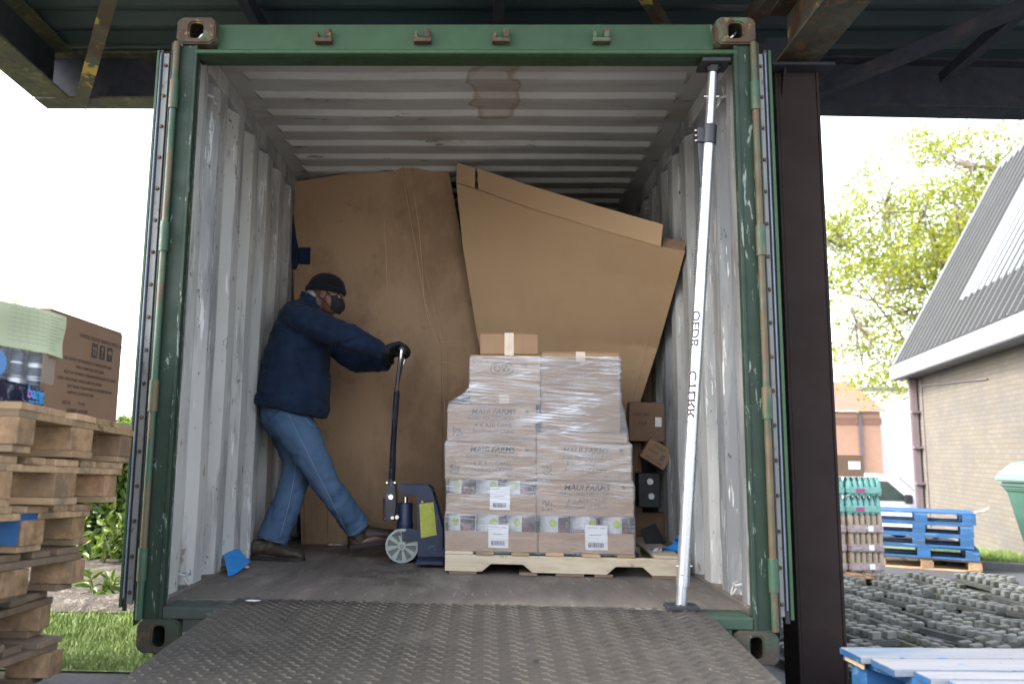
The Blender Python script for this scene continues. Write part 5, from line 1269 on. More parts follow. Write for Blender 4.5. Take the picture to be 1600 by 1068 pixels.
# eyes
for s in (-1, 1):
    MB().ball(hp(.079, s*.032, -.009), (.0115, .012, .0085), 12, 8).build('eye', M['eyewhite'], pe, smooth=60)
    MB().ball(hp(.0865, s*.032, -.009), (.0052, .0052, .0052), 10, 8).build('iris', M['ink'], pe, smooth=60)
    MB().tube([hp(.078, s*.020, .010), hp(.081, s*.034, .014), hp(.070, s*.050, .009)], [.004, .0045, .003], 8).build('eyebrow', M['knit'], pe, smooth=60)
# mask
mb = MB(); vs = []; nu, nv = 22, 16
for j in range(nv+1):
    v = j/nv
    for i in range(nu+1):
        u = i/nu*2-1; a_ = u*1.28
        wv = 1-.18*abs(v-.45); z = .002-.100*v+.012*(abs(u)**1.5)*(1-2*v)*-1
        rx_ = (.060+.030*math.sin(min(1, v*1.2)*math.pi*.75))*(1-.25*max(0, v-.7)*2); ry_ = .064*(1-.30*v)
        b_ = Vector((.022+.010*v+rx_*math.cos(a_)*1.03, ry_*math.sin(a_)*1.12, z))
        vs.append(hp(*b_))
fs = [[j*(nu+1)+i, j*(nu+1)+i+1, (j+1)*(nu+1)+i+1, (j+1)*(nu+1)+i] for j in range(nv) for i in range(nu)]
mb.add(vs, fs); mo = mb.build('face_mask', M['maskcloth'], pe, smooth=80)
sm = mo.modifiers.new('s', 'SOLIDIFY'); sm.thickness = .003; sm.offset = 1
for s in (-1, 1):
    MB().tube([hp(.040, s*.070, -.015), hp(.015, s*.082, .004), hp(-.018, s*.090, .018)], .003, 6).build('ear_loop', M['maskcloth'], mo)
    MB().tube([hp(.040, s*.062, -.070), hp(.010, s*.080, -.050), hp(-.022, s*.088, -.030)], .003, 6).build('ear_loop', M['maskcloth'], mo)
# beanie
mb = MB(); rings = []; nb = 40
for t in (0, .12, .25, .4, .55, .7, .82, .92, .98):
    a_ = t*math.pi/2; rr = math.cos(a_)**.75 if t < .99 else .05; z = .030+.092*math.sin(a_); slope = .0
    rings.append([hp(-.010+.112*rr*math.cos(2*math.pi*k/nb)-.006*t, .090*rr*math.sin(2*math.pi*k/nb), z-.018*(1-math.cos(2*math.pi*k/nb))*(1-t)*.7) for k in range(nb)])
mb.loft(rings)
mb.build('beanie', M['knit'], pe, smooth=80)
mb = MB(); mb.tube([hp(-.010+.112*math.cos(2*math.pi*k/nb), .091*math.sin(2*math.pi*k/nb), .034-.020*(1-math.cos(2*math.pi*k/nb))*.7) for k in range(nb+1)], [(.007, .017)]*(nb+1), 10); mb.build('beanie_cuff', M['knit'], pe, smooth=80)
# gloves
for B, w_, s in ((HB_n, n_wr, -1), (HB_f, f_wr, 1)):
    mb = MB(); hand(mb, B, w_.lerp(B, .02), s, .0028); limb(mb, [w_.lerp(B, -.28), w_.lerp(B, .25)], [.032, .031])
    g = remesh(mb, 'glove', M['glove'], pe, .0035, 1)
    if s == -1:
        c = B+Vector((-.030, -.012, .056)); MB().ball(c, (.010, .008, .003), 10, 6).build('glove_patch', M['nylon'], g, smooth=60)
# jacket
def wrinkle(sc, amp, folds=()):
    def f(co, no):
        d = amp*(noise.noise(co*sc)+.6*noise.noise(co*sc*2.1+Vector((5, 5, 5))))
        q = Vector((co.x*5+co.z*3.2, co.y*4, co.z*6-co.x*2.2)); d -= amp*.75*max(0, 1-abs(noise.noise(q))*7); q2 = Vector((co.x*9-co.z*4, co.y*6+3, co.z*10+co.x*3)); d -= amp*.35*max(0, 1-abs(noise.noise(q2))*6)
        for (a, b, w, k, am) in folds:
            ab = b-a; t = max(0, min(1, (co-a).dot(ab)/ab.length_squared)); dist = (co-(a+ab*t)).length
            if dist < w: d += am*math.sin((co-a).dot(ab.normalized())*k+3*noise.noise(co*9)+co.y*12)*(1-dist/w)
        return d
    return f
mb = MB()
mb.loft([ering(J(455, 644, 1.38), .212, .225, -.20, sq=.85), ering(J(457, 632, 1.38), .214, .228, -.20, sq=.85), ering(J(460, 600, 1.38), .198, .222, -.20, sq=.85), ering(J(466, 560, 1.38), .182, .22, -.2, sq=.85), ering(J(473, 525, 1.38), .170, .222, -.25, sq=.85), ering(J(478, 502, 1.38), .148, .220, -.35, sq=.85), ering(J(481, 488, 1.38), .118, .195, -.4, sq=.9), ering(J(483, 477, 1.38), .082, .140, -.4), ering(J(487, 469, 1.38), .060, .086, -.4)])
cuff_n = n_wr.lerp(n_el, .02); cuff_f = f_wr.lerp(f_el, .0)
limb(mb, [J(470, 499, 1.27), n_sh.lerp(n_el, .1), n_sh.lerp(n_el, .55), n_el, n_el.lerp(n_wr, .5), cuff_n], [.080, .092, .084, .077, .069, .058], 24)
limb(mb, [J(480, 492, 1.50), f_sh, f_sh.lerp(f_el, .5), f_el, f_el.lerp(f_wr, .5), cuff_f], [.085, .098, .085, .076, .066, .054], 24)
fn = wrinkle(6, .012, [(n_sh, n_el, .15, 75, .0045), (n_el, n_wr, .12, 90, .0045), (f_el, f_wr, .12, 90, .004), (J(440, 560, 1.2), J(500, 640, 1.2), .2, 38, .0045)])
jk = remesh(mb, 'jacket', M['navy'], pe, .0095, 3, fn)
mb = MB(); n_ = 32
def collar_r(px, py, hx, hy, t): return ering(J(px, py, 1.38), hx, hy, t, n=32)
o1 = collar_r(486, 472, .072, .082, -.45); o2 = collar_r(488, 464, .070, .078, -.5); i2 = collar_r(488, 464, .062, .070, -.5); i1 = collar_r(486, 474, .062, .070, -.45)
mb.loft([i1, o1, o2, i2], caps=False); mb.build('collar', M['navy'], jk, smooth=60)
o1 = collar_r(492, 462, .060, .066, -.5); o2 = collar_r(495, 455, .059, .062, -.55); i2 = collar_r(495, 455, .056, .058, -.55); i1 = collar_r(492, 465, .055, .058, -.5)
mb = MB(); mb.loft([i1, o1, o2, i2], caps=False); mb.build('shirt_collar', M['collar'], pe, smooth=60)
# jeans
mb = MB()
mb.loft([ering(J(447, 628, 1.38), .165, .180, -.2), ering(J(448, 650, 1.38), .160, .182, -.15), ering(J(450, 668, 1.38), .145, .178, -.1), ering(J(452, 682, 1.38), .110, .150, 0)])
limb(mb, [J(447, 648, 1.29), J(478, 686, 1.28), J(504, 735, 1.29), J(535, 790, 1.36), J(556, 825, 1.43)], [.115, .108, .084, .074, .080], 24)
limb(mb, [J(440, 648, 1.47), J(450, 686, 1.465), J(460, 733, 1.43), J(447, 790, 1.37), J(428, 845, 1.33)], [.115, .104, .084, .085, .086], 24)
fn = wrinkle(7, .009, [(J(478, 686, 1.28), J(520, 760, 1.3), .13, 60, .0045), (J(535, 780, 1.36), J(556, 825, 1.43), .12, 120, .0035), (J(455, 700, 1.45), J(455, 770, 1.4), .13, 75, .005), (J(447, 780, 1.37), J(428, 845, 1.33), .12, 110, .004)])
jn = remesh(mb, 'jeans', M['denim'], pe, .0095, 3, fn)
def draw_on(host, parent, paths, rad, name, m, lift=.0012):
    "thin raised lines (seams, creases) laid on a surface along photographed paths"
    from mathutils.bvhtree import BVHTree
    bm = bmesh.new(); bm.from_mesh(host.data); bv = BVHTree.FromBMesh(bm); inv = world_of(host).inverted(); out = []
    for seam in paths:
        pts = []
        for i in range(len(seam)-1):
            for k in range(8):
                x = seam[i][0]+(seam[i+1][0]-seam[i][0])*k/8; y = seam[i][1]+(seam[i+1][1]-seam[i][1])*k/8
                d = Vector(_f+_r2*(x-CX)/FPX-_u2*(y-CY)/FPX).normalized(); h = bv.ray_cast(inv @ Vector(CAM), inv.to_3x3() @ d)
                if h[0] is not None:
                    nn_ = h[1] if h[1].dot(d) < 0 else -h[1]; pts.append(h[0]+nn_*lift)
        if len(pts) > 3:
            n = len(pts); rr = [rad*(.35+.65*math.sin(math.pi*min(1, max(0, (i+.5)/n)))**.5) for i in range(n)]
            out.append(MB().tube(pts, rr, 5).build(name, m, host, local=True))
    bm.free(); return out
draw_on(jn, pe, ([(449, 645), (463, 672), (478, 702), (494, 735), (511, 768), (527, 800), (544, 834)], [(462, 722), (459, 750), (452, 785), (444, 815), (436, 843)]), .0011, 'side_seam', M['stitch'])
draw_on(jn, pe, ([(476, 652), (484, 662), (500, 668)], [(541, 838), (552, 834), (566, 822)], [(407, 839), (425, 845), (448, 848)]), .001, 'stitching', M['stitch'])
draw_on(jk, pe, ([(441, 503), (452, 506), (462, 512), (474, 524), (490, 535)], [(465, 615), (478, 585), (488, 560), (494, 540)], [(398, 622), (430, 634), (470, 643), (508, 648)], [(594, 541), (597, 552), (598, 563)]), .0014, 'jacket_seam', M['seamdark'], .0006)
draw_on(jk, pe, ([(513, 590), (519, 598)],), .002, 'zip_pull', M['blackplastic'], .003)
draw_on(sL, None, ([(628, 258), (634, 300), (642, 345), (652, 400), (660, 450), (668, 495), (682, 530), (697, 560)], [(646, 300), (654, 350), (660, 420), (663, 470), (676, 505)], [(690, 534), (710, 533), (727, 535), (733, 556)], [(692, 566), (715, 565), (738, 567)], [(600, 340), (603, 400), (606, 470)], [(690, 570), (695, 640), (697, 700)]), .0019, 'crease', M['card_edge'], .0004)
draw_on(sL, None, ([(475, 760), (475, 848)], [(512, 790), (512, 848)]), .0018, 'fold', M['card_fold'], .0003)
draw_on(sR, None, ([(972, 583), (988, 576), (1000, 578), (1014, 566), (1021, 563)], [(972, 590), (996, 588), (1005, 583), (1015, 584)], [(1000, 600), (996, 625), (988, 645)]), .0021, 'tear', M['card_edge'], .0004)
# boots
def boot(an, hl, to, up, dirn):
    t = (to-hl).normalized(); t_flat = t; s_ = Vector((0, 0, 1)).cross(t).normalized(); u = t.cross(s_).normalized()
    b = MB(); L_ = .30; o = hl-t*.055
    prof = [(0, .040, .085), (.04, .046, .095), (.10, .045, .098), (.15, .045, .085), (.20, .050, .070), (.25, .051, .060), (.29, .042, .048), (.315, .022, .034)]
    rr = []
    for d, w, h in prof:
        c = o+t*d-u*.006; rr.append([c+s_*math.cos(2*math.pi*k/18)*w+u*(h/2+math.sin(2*math.pi*k/18)*h/2) for k in range(18)])
    b.loft(rr); limb(b, [hl+t*.015+u*.03, an.lerp(hl, .35), an.lerp(hl, -.05)], [.052, .052, .054])
    bo = remesh(b, 'boot', M['boot'], pe, .006, 2, wrinkle(22, .003))
    sl_ = MB(); pts = []
    for d, w, h in prof: pts.append(o+t*d+s_*(w+.004)-u*.022)
    for d, w, h in prof[::-1]: pts.append(o+t*d-s_*(w+.004)-u*.022)
    sl_.prism(pts, u*.026); sl_.build('sole', M['sole'], bo, bevel=.004, segs=2)
    for k in range(4):
        c = o+t*(.125+.022*k)+u*(.088-.011*k); MB().tube([c-s_*.022, c+u*.004, c+s_*.022], .003, 6).build('lace', M['knit'], bo, smooth=60)
boot(n_an, J(556, 851, 1.46), J(606, 845, 1.52), 0, 0)
boot(f_an, J(409, 865, 1.33), J(463, 867.5, 1.30), 0, 0)

# ================================================================== LEFT BACKGROUND: hedge, plants, far tree
def leafblob(mb, c, nrm, L_, w, rnd, droop=.15):
    t = Vector((rnd.gauss(0, 1), rnd.gauss(0, 1), rnd.gauss(.3, 1))).normalized(); n_ = (nrm+Vector((rnd.gauss(0, .5), rnd.gauss(0, .5), rnd.gauss(0, .5)))).normalized()
    t = (t-n_*t.dot(n_)).normalized(); s_ = n_.cross(t)
    a = c; b = c+t*L_*.35; d = c+t*L_*.75-n_*L_*droop*.5; e = c+t*L_-n_*L_*droop; f = n_*w*.25
    mb.add([a, b+s_*w*.5+f, d+s_*w*.42+f, e, d-s_*w*.42+f, b-s_*w*.5+f, b, d], [(0, 6, 1), (1, 6, 7, 2), (2, 7, 3), (0, 5, 6), (6, 5, 4, 7), (7, 4, 3)])
rnd = random.Random(5)
he = thing('hedge', 'glossy green laurel hedge behind the pallets to the left of the container', 'hedge', (-3.6, 2.9, gh(-3, 2.5)))
mb = MB(); zg = gh(-3, 2.5)
def hsurf(x): return 2.42+.16*noise.noise(Vector((x*1.1, 0, 0))), zg+.93+.10*noise.noise(Vector((x*1.4, 5, 0)))+.05*noise.noise(Vector((x*5, 5, 0)))
for i in range(15000):
    x = rnd.uniform(-6.2, -1.35); yf, zt_ = hsurf(x)
    if rnd.random() < .68:
        z = rnd.uniform(zg+.05, zt_); y = yf+.14*noise.noise(Vector((x*3, z*3, 2)))+abs(rnd.gauss(0, .07)); nrm = Vector((0, -1, .45))
    else: y = rnd.uniform(yf, yf+.8); z = zt_+rnd.gauss(0, .045); nrm = Vector((0, -.2, 1))
    leafblob(mb, Vector((x, y, z)), nrm, rnd.uniform(.06, .105), rnd.uniform(.026, .042), rnd)
mb.build('leaves', M['laurel'], he)
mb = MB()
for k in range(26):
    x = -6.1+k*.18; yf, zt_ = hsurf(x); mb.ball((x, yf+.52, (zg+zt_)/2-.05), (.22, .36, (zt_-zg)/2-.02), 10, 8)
remesh(mb, 'hedge_core', mat('dark_hedge_core', (.02, .028, .012), .9, var=.4, scale=20), he, .05, 0)  # solid dark lumps added inside the leaves to block the view through
def sprig(lab, x, y, h, n, grp='young plants in the bed by the hedge'):
    z0 = gh(x, y)+.01; t = thing('young_plant', lab, 'plant', (x, y, z0), group=grp)
    mb = MB(); st = MB()
    for s in range(5):
        a_ = rnd.uniform(0, 6.28); top = Vector((x+.10*math.cos(a_), y+.10*math.sin(a_), z0+h*rnd.uniform(.6, 1))); b = Vector((x, y, z0)); st.tube([b, b.lerp(top, .5)+Vector((0, 0, .02)), top], [.004, .003, .002], 5)
        for k in range(n):
            c = b.lerp(top, rnd.uniform(.35, 1)); leafblob(mb, c, Vector((rnd.gauss(0, .6), rnd.gauss(0, .6), 1)), rnd.uniform(.07, .11), .026, rnd)
    mb.build('leaves', M['laurel'], t); st.build('stems', M['bark'], t)
sprig('small leafy shoot at the foot of the hedge, nearer the container door', *P(160, 885, 'z', -.02).xy, .34, 9)
sprig('low leafy clump on the bare soil beside the lower pallets', *P(147, 935, 'z', -.02).xy, .13, 7)
# trees
def tree(lab, base, ht, crown, ncl, nlf, lm, ls, seed, trunk_r=.14):
    "crown = (dx, dy, zc, rx, ry, rz): clusters of leaves on thin shoots spread through an uneven volume"
    r_ = random.Random(seed); b = Vector(base); t = thing('tree', lab, 'tree', b); tr = MB(); lf = MB()
    dx, dy, zc, rx, ry, rzz = crown; top = b+Vector((dx*.6, dy*.6, ht*.85)); tr.tube([b, b.lerp(top, .4)+Vector((.15, 0, 0)), top], [trunk_r, trunk_r*.7, trunk_r*.15], 10)
    C = b+Vector((dx, dy, zc)); limbs = []
    for k in range(22):
        a_ = k*2.4+r_.uniform(-.3, .3); el = r_.uniform(-.5, .9); s0 = b.lerp(top, r_.uniform(.25, .85)); e = C+Vector((math.cos(a_)*math.cos(el)*rx*.85, math.sin(a_)*math.cos(el)*ry*.85, math.sin(el)*rzz*.85))
        m = s0.lerp(e, .5)+Vector((r_.gauss(0, .2), r_.gauss(0, .2), .2)); tr.tube([s0, m, e], [trunk_r*.35, trunk_r*.2, .012], 6); limbs.append((s0, m, e))
    n = 0
    while n < ncl:
        d = Vector((r_.uniform(-1, 1), r_.uniform(-1, 1), r_.uniform(-1, 1)))
        if d.length > 1: continue
        c = C+Vector((d.x*rx, d.y*ry, d.z*rzz))
        if noise.noise(c*.75+Vector((seed, 0, 0))) < -.08+.35*(d.length-.5): continue
        n += 1; s0, m, e = min(limbs, key=lambda l: min((l[1]-c).length, (l[2]-c).length)); q = m if (m-c).length < (e-c).length else e
        tr.tube([q, q.lerp(c, .55)+Vector((0, 0, -.08)), c], [.016, .010, .004], 4)
        for k in range(nlf):
            p = c+Vector((r_.gauss(0, .30), r_.gauss(0, .30), r_.gauss(0, .17)))
            leafblob(lf, p, Vector((r_.gauss(0, .6), r_.gauss(0, .6), .8)), ls*r_.uniform(.6, 1.2), ls*.7, r_)
    tr.build('trunk', M['bark'], t, smooth=60); lf.build('crown', lm, t)
tree('yellow-green spring tree rising behind the buff brick building', (14.9, 20.5, -1.75), 11.5, (-.6, 0, 7.9, 4.6, 3.4, 4.7), 1050, 26, M['spring'], .125, 3, .2)
tree('pale yellow tree far beyond the hedge at the left edge', (-17.3, 24, -.03), 6.0, (0, 0, 4.0, 2.7, 2.2, 2.0), 110, 26, M['springfar'], .16, 9, .12)
# low bushes beyond the hedge, seen between the pallets
for k, (x, y) in enumerate(((-6.6, 4.6), (-4.9, 5.1), (-3.4, 4.9))):
    t = thing('bush', ('leftmost', 'middle', 'rightmost')[k]+' of three light green bushes beyond the laurel hedge', 'bush', (x, y, -.03), group='bushes beyond the hedge'); lf = MB(); st = MB()
    for i in range(1700):
        d = Vector((rnd.gauss(0, 1), rnd.gauss(0, 1), rnd.gauss(0, 1))).normalized()*rnd.uniform(.75, 1.02); leafblob(lf, Vector((x+d.x*.85, y+d.y*.6, .42+d.z*.56)), d, .09, .04, rnd)
    for i in range(8): a_ = i*.8; st.tube([(x, y, -.03), (x+.5*math.cos(a_), y+.35*math.sin(a_), .7)], [.02, .006], 5)
    lf.build('crown', M['spring'], t); st.build('stems', M['bark'], t)

# ================================================================== RIGHT YARD
# paving slabs with castellated ridges, laid on the slope
g0 = None; k = 0
SG = 'castellated concrete slabs dumped beside the yard road'
protos = []
def slab_proto(seed):
    r_ = random.Random(seed)
    t = thing('castellated_block', 'x', 'slab', (0, 0, 0), (0, 0, 0), SG)
    MB().box(-.13, .13, -.33, .33, 0, .045).build('slab_base', M['rubble'], t, bevel=.004, local=True)  # darker than the studs: shade around them is put into the base colour
    for i in range(7):
        for sx in (-.085, .04):
            y = -.29+i*.097+r_.uniform(-.004, .004)
            o = MB().prism([(sx-.040, y-.023, .0452), (sx+.040, y-.023, .0452), (sx+.040, y+.023, .0452), (sx-.040, y+.023, .0452)], (0, 0, .055+r_.uniform(-.004, .004))).build('stud', M['paver'], t, bevel=.006, local=True)
    return t
pr0 = slab_proto(1); first = True; sl_n = 0
cols_ = []
for j in range(8):
    for i in range(6):
        x = 2.02+i*.37+j*.13+.02*j*i+rnd.uniform(-.02, .02); y = .95+j*.70+rnd.uniform(-.05, .05)
        cols_.append((x, y, i, j))
cols_ += [(1.75+i*.29, .25+j_*.0+rnd.uniform(-.04, .04), i, 8) for i in range(4) for j_ in (0,)]
near = ['nearest', 'second nearest', 'third nearest', 'fourth', 'fifth', 'sixth', 'seventh', 'farthest', 'foremost']
colw = ['first', 'second', 'third', 'fourth', 'fifth', 'sixth']
for (x, y, i, j) in cols_:
    o = pr0 if first else dup(pr0); first = False
    o.scale = (1.0, 1.0, 1.0); o.location = (x, y, gh(x, y)+.01+.05*rnd.random()+(.05 if i % 2 else 0)); o.rotation_euler = (R(rnd.uniform(-4, 4)), R(rnd.uniform(-9, 9)), R(-168+rnd.uniform(-3, 3)))
    o['label'] = 'mossy castellated concrete slab, %s row from the camera, %s from the column' % (near[j], colw[i])
sheet('dirt_verge', (1.0, 5.4, 1.0, 7.6, -.6, 4.88), .004, M['rubble'], .12, .02)
sheet('dirt_strip', (3.2, 6.6, 2.4, 5.9, 4.0, 6.25), .012, M['rubble'], .12, .015)
mb = MB(); ka = P(1310, 908, 'z', -.63); kb = P(1640, 951, 'z', -.63); n_ = (kb-ka).normalized(); s_ = Vector((-n_.y, n_.x, 0))
ka.z = kb.z = -.66
mb.prism([ka, kb, kb+s_*.10, ka+s_*.10], (0, 0, .045)); tag(mb.build('road_kerb', M['kerb'], bevel=.006, org=ka), kind='structure')
# kerb and grass strip in front of the brick wall
kc = P(1480, 884, 'z', -.64); kd = P(1640, 893, 'z', -.64); kc.z = kd.z = -.66; n_ = (kd-kc).normalized(); s_ = Vector((-n_.y, n_.x, 0))
mb = MB(); mb.prism([kc, kd, kd+s_*.12, kc+s_*.12], (0, 0, .10)); tag(mb.build('wall_kerb', M['kerb'], bevel=.008, org=kc), kind='structure')
mb = MB()
for i in range(9000):
    t = rnd.random(); p = kc.lerp(kd, t*1.1-.1)+s_*rnd.uniform(.14, 1.6); h = rnd.uniform(.03, .12); a_ = rnd.uniform(0, 6.28); dx, dy = math.cos(a_)*.008, math.sin(a_)*.008
    z = gh(p.x, p.y)+.02; mb.add([(p.x-dx, p.y-dy, z), (p.x+dx, p.y+dy, z), (p.x+rnd.gauss(0, .03), p.y+rnd.gauss(0, .03), z+h)], [(0, 1, 2)])
tag(mb.build('grass', M['blade']), 'strip of green grass at the foot of the brick wall', 'grass', kind='stuff')
sheet('wall_verge', (6.0, 9.2, 6.0, 9.4, 7.75, 10.5), .02, M['turf'], .3)

# brick building with steep metal roof
B0_ = Vector((7.50, 7.75, -.66)); ba = math.atan2(5.25, 1.30); BL = 5.41
bd_ = thing('brick_building', 'buff brick building with steep grey metal roof and white rooflight', 'building', B0_, (0, 0, ba))
EH = 3.06
MB().box(0, BL, -6, 0, 0, EH+.25).build('wall', M['brick'], bd_, local=True)
# roof: profiled sheets climbing back from the eave
ez = EH+.02; hx_, hz_ = -2.15, 4.0
mb = MB(); L0, L1 = -1.2, BL+.12; pts = []; x = L0
while x < L1:
    for dx, h in ((.0, 0), (.20, 0), (.015, .085), (.06, .085), (.015, 0)): x += dx; pts.append((min(x, L1), h))
nv_ = Vector((0, hz_, -hx_)).normalized()
def rp(x, t, h): return Vector((x, .28+hx_*t, ez+.20+hz_*t))+Vector((0, nv_.y, nv_.z))*h
n = len(pts); vs = [rp(x, 0, h) for x, h in pts]+[rp(x, 1, h) for x, h in pts]+[rp(x, 0, h-.01) for x, h in pts]+[rp(x, 1, h-.01) for x, h in pts]
mb.add(vs, [[i, i+1, n+i+1, n+i] for i in range(n-1)]+[[2*n+i, 3*n+i, 3*n+i+1, 2*n+i+1] for i in range(n-1)]); ro = mb.build('roof', M['roofmetal'], bd_, local=True)
mb = MB(); mb.prism([rp(L1-.03, 0, -.03), rp(L1+.16, 0, -.03), rp(L1+.16, 1.02, -.03), rp(L1-.03, 1.02, -.03)], Vector((0, nv_.y, nv_.z))*.11); mb.build('verge_trim', M['zinc'], ro, local=True, bevel=.005)
q0, q1 = rp(L1+.16, 1.0, -.04), rp(L0, 1.0, -.04)
mb = MB(); mb.prism([q0, q1, q1+Vector((0, -.10, .22)), q0+Vector((0, -.10, .22))], (0, .12, 0)); mb.build('ridge_trim', M['zinc'], ro, local=True, bevel=.005)
mb = MB(); mb.box(-1.2, L1+.22, .26, .40, ez-.10, ez+.20); mb.build('gutter', M['zinc'], ro, local=True, bevel=.012, segs=2)
mb = MB(); mb.box(-1.2, L1+.18, -.0, .258, ez-.08, ez-.05); mb.build('soffit', M['zinc'], ro, local=True)
mb = MB(); mb.prism([rp(BL-2.5, .20, .04), rp(-1.2, .20, .04), rp(-1.2, .78, .04), rp(BL-2.5, .78, .04)], Vector((0, nv_.y, nv_.z))*.02); sk = mb.build('rooflight', M['rooflight'], ro, local=True)
for k in range(14): xx = BL-2.5-.18-k*.30; MB().prism([rp(xx, .20, .061), rp(xx+.05, .20, .061), rp(xx+.05, .78, .061), rp(xx, .78, .061)], Vector((0, nv_.y, nv_.z))*.02).build('rib', M['rooflight'], sk, local=True)
MB().box(-1.15, BL+.1, -6, hx_+.28, EH+.25, ez+hz_+.1).build('roof_mass', M['roofmetal'], ro, local=True)
mb = MB(); mb.box(BL-.16, BL-.02, .02, .16, 0, EH); dpp = mb.build('downpipe', M['pipe'], bd_, local=True, bevel=.02, segs=2)
for z in (.9, 1.6, 2.3): MB().box(BL-.26, BL-.005, .0, .165, z, z+.04).build('pipe_bracket', M['pipe'], dpp, local=True)
MB().tube([(BL-.42, .02, .1), (BL-.42, .02, EH-.1), (BL-.5, .02, EH-.25), (1.5, .02, EH-.42)], .012, 6).build('cable', M['pipe'], bd_, local=True)

# pallet of drinks on the yard road
DB = Vector((3.80, 6.03, gh(4.2, 6.3)+.006)); dth = R(4)
dpl = dup(base); dpl.location = DB+Vector((.36, .42, .0)); dpl.rotation_euler = (0, 0, dth+R(90)); dpl['label'] = 'brown pallet under the stacked drink packs on the yard road'; dpl.pop('group', None)
M['teal'] = mat('teal_bottle_plastic', (.12, .30, .27), .3, var=.2, scale=30)
M['tealfilm'] = mat('teal_pack_film', (.16, .36, .32), .3, var=.25, scale=14)
M['tan'] = mat('tan_can', (.26, .20, .14), .35, var=.2, scale=20)
M['pinkfilm'] = mat('grey_pink_pack_film', (.33, .26, .27), .3, var=.35, scale=14, spots=[((.45, .48, .5), 20, (.3, .3, 3), .58, .62, .7)])
M['magenta'] = mat('magenta_print', (.32, .06, .18), .4)
def pack(kind, lab, loc, n=6):
    t = thing('drink_pack', lab, 'pack', loc, (0, 0, dth), 'drink packs stacked on the pallet')
    w = .40; h = .205; r = w/n/2*.96
    for i in range(n):
        for j in range(2):
            x = r+.004+i*w/n; y = r+j*w/n+.004
            mb = MB()
            if kind == 'teal': mb.tube([(x, y, .0), (x, y, .14), (x, y, .18), (x, y, h)], [r, r, r*.45, r*.4], 12)
            else: mb.tube([(x, y, 0), (x, y, h-.012), (x, y, h-.002)], [r, r, r*.8], 12)
            mb.build('bottle' if kind == 'teal' else 'can', M['teal' if kind == 'teal' else 'tan'], t, smooth=40, local=True)
    mb = MB(); z0, z1 = ((.015, .10) if kind == 'teal' else (.005, .095)); mb.box(-.003, w+.003, -.003, .42, z0, z1); mb.build('film_band', M['tealfilm' if kind == 'teal' else 'pinkfilm'], t, bevel=.015, segs=2, local=True)
    mb = MB(); mb.box(.10, .20, -.0045, -.0035, z0+.02, z1-.02) if kind == 'teal' else mb.box(.22, .28, -.0045, -.0035, z0+.02, z1-.01); mb.build('print_patch', M['magenta' if kind == 'teal' else 'paper'], t, local=True)
    return t
rowname = ['bottom', 'second lowest', 'middle', 'fourth', 'fifth']
pk = {}
for L_ in range(5):
    kind = 'can' if L_ < 3 else 'teal'
    for c in range(2):
        loc = DB+Vector((-.02+c*.415+rnd.uniform(-.01, .01)+(.0 if L_ else 0), rnd.uniform(-.01, .01), .150+L_*.208))
        lb = '%s pack, %s layer of the drinks pallet, %s half' % ('wrapped tan can' if kind == 'can' else 'teal bottle', rowname[L_], ('column side', 'right')[c])
        if kind in pk: o = dup(pk[kind]); o.location = loc; o['label'] = lb
        else: pk[kind] = pack(kind, lb, loc)
ctn, w_, h_ = carton('wide brown carton with white sticker on top of the stacked drink packs', .60, .38, .24, DB+Vector((.02, 0, .150+5*.208+.003)), (0, 0, dth), 'card_dark', tape=False), .6, .24
MB().box(.42, .56, -.002, -.0005, .08, .17).build('sticker', M['paper'], ctn, local=True)

# blue pallet stack by the building
bl = euro_pallet('blue pallet, top of the stack beside the brick building', 'blue pallets stacked beside the brick building', M['bluewood'], M['bluewood'], (0, 0, 0), (0, 0, 0))
S0 = Vector((5.90, 7.78, gh(6.3, 7.6)+.006)); sa = R(-27)
names = ['upper middle', 'lower middle', 'lowest']
stk = [(bl, 4)]
for i, k in enumerate((3, 2, 1)): o = dup(bl); o['label'] = 'blue pallet, %s one of the stack beside the brick building' % names[i]; stk.append((o, k))
for o, k in stk:
    o.location = S0+Vector((rnd.uniform(-.02, .02), rnd.uniform(-.02, .02), .1455*k)); o.rotation_euler = (0, 0, sa+R(rnd.uniform(-2, 2)))
o = dup(base); o.location = S0+Vector((.05, .0, 0)); o.rotation_euler = (0, 0, sa+R(1)); o['label'] = 'plain wooden pallet on the ground under the blue pallet stack'; o.pop('group', None)
mb = MB(); c = S0+Vector((.50, -.42, .1455*5+.005)); mb.tube([c, c+Vector((.10, .01, .01)), c+Vector((.18, .02, .05))], [(.02, .012), (.03, .015), (.02, .010)], 8); tag(mb.build('film_scrap', M['rag'], smooth=60, org=c), 'white film scrap on the right corner of the far blue pallet stack', 'film')

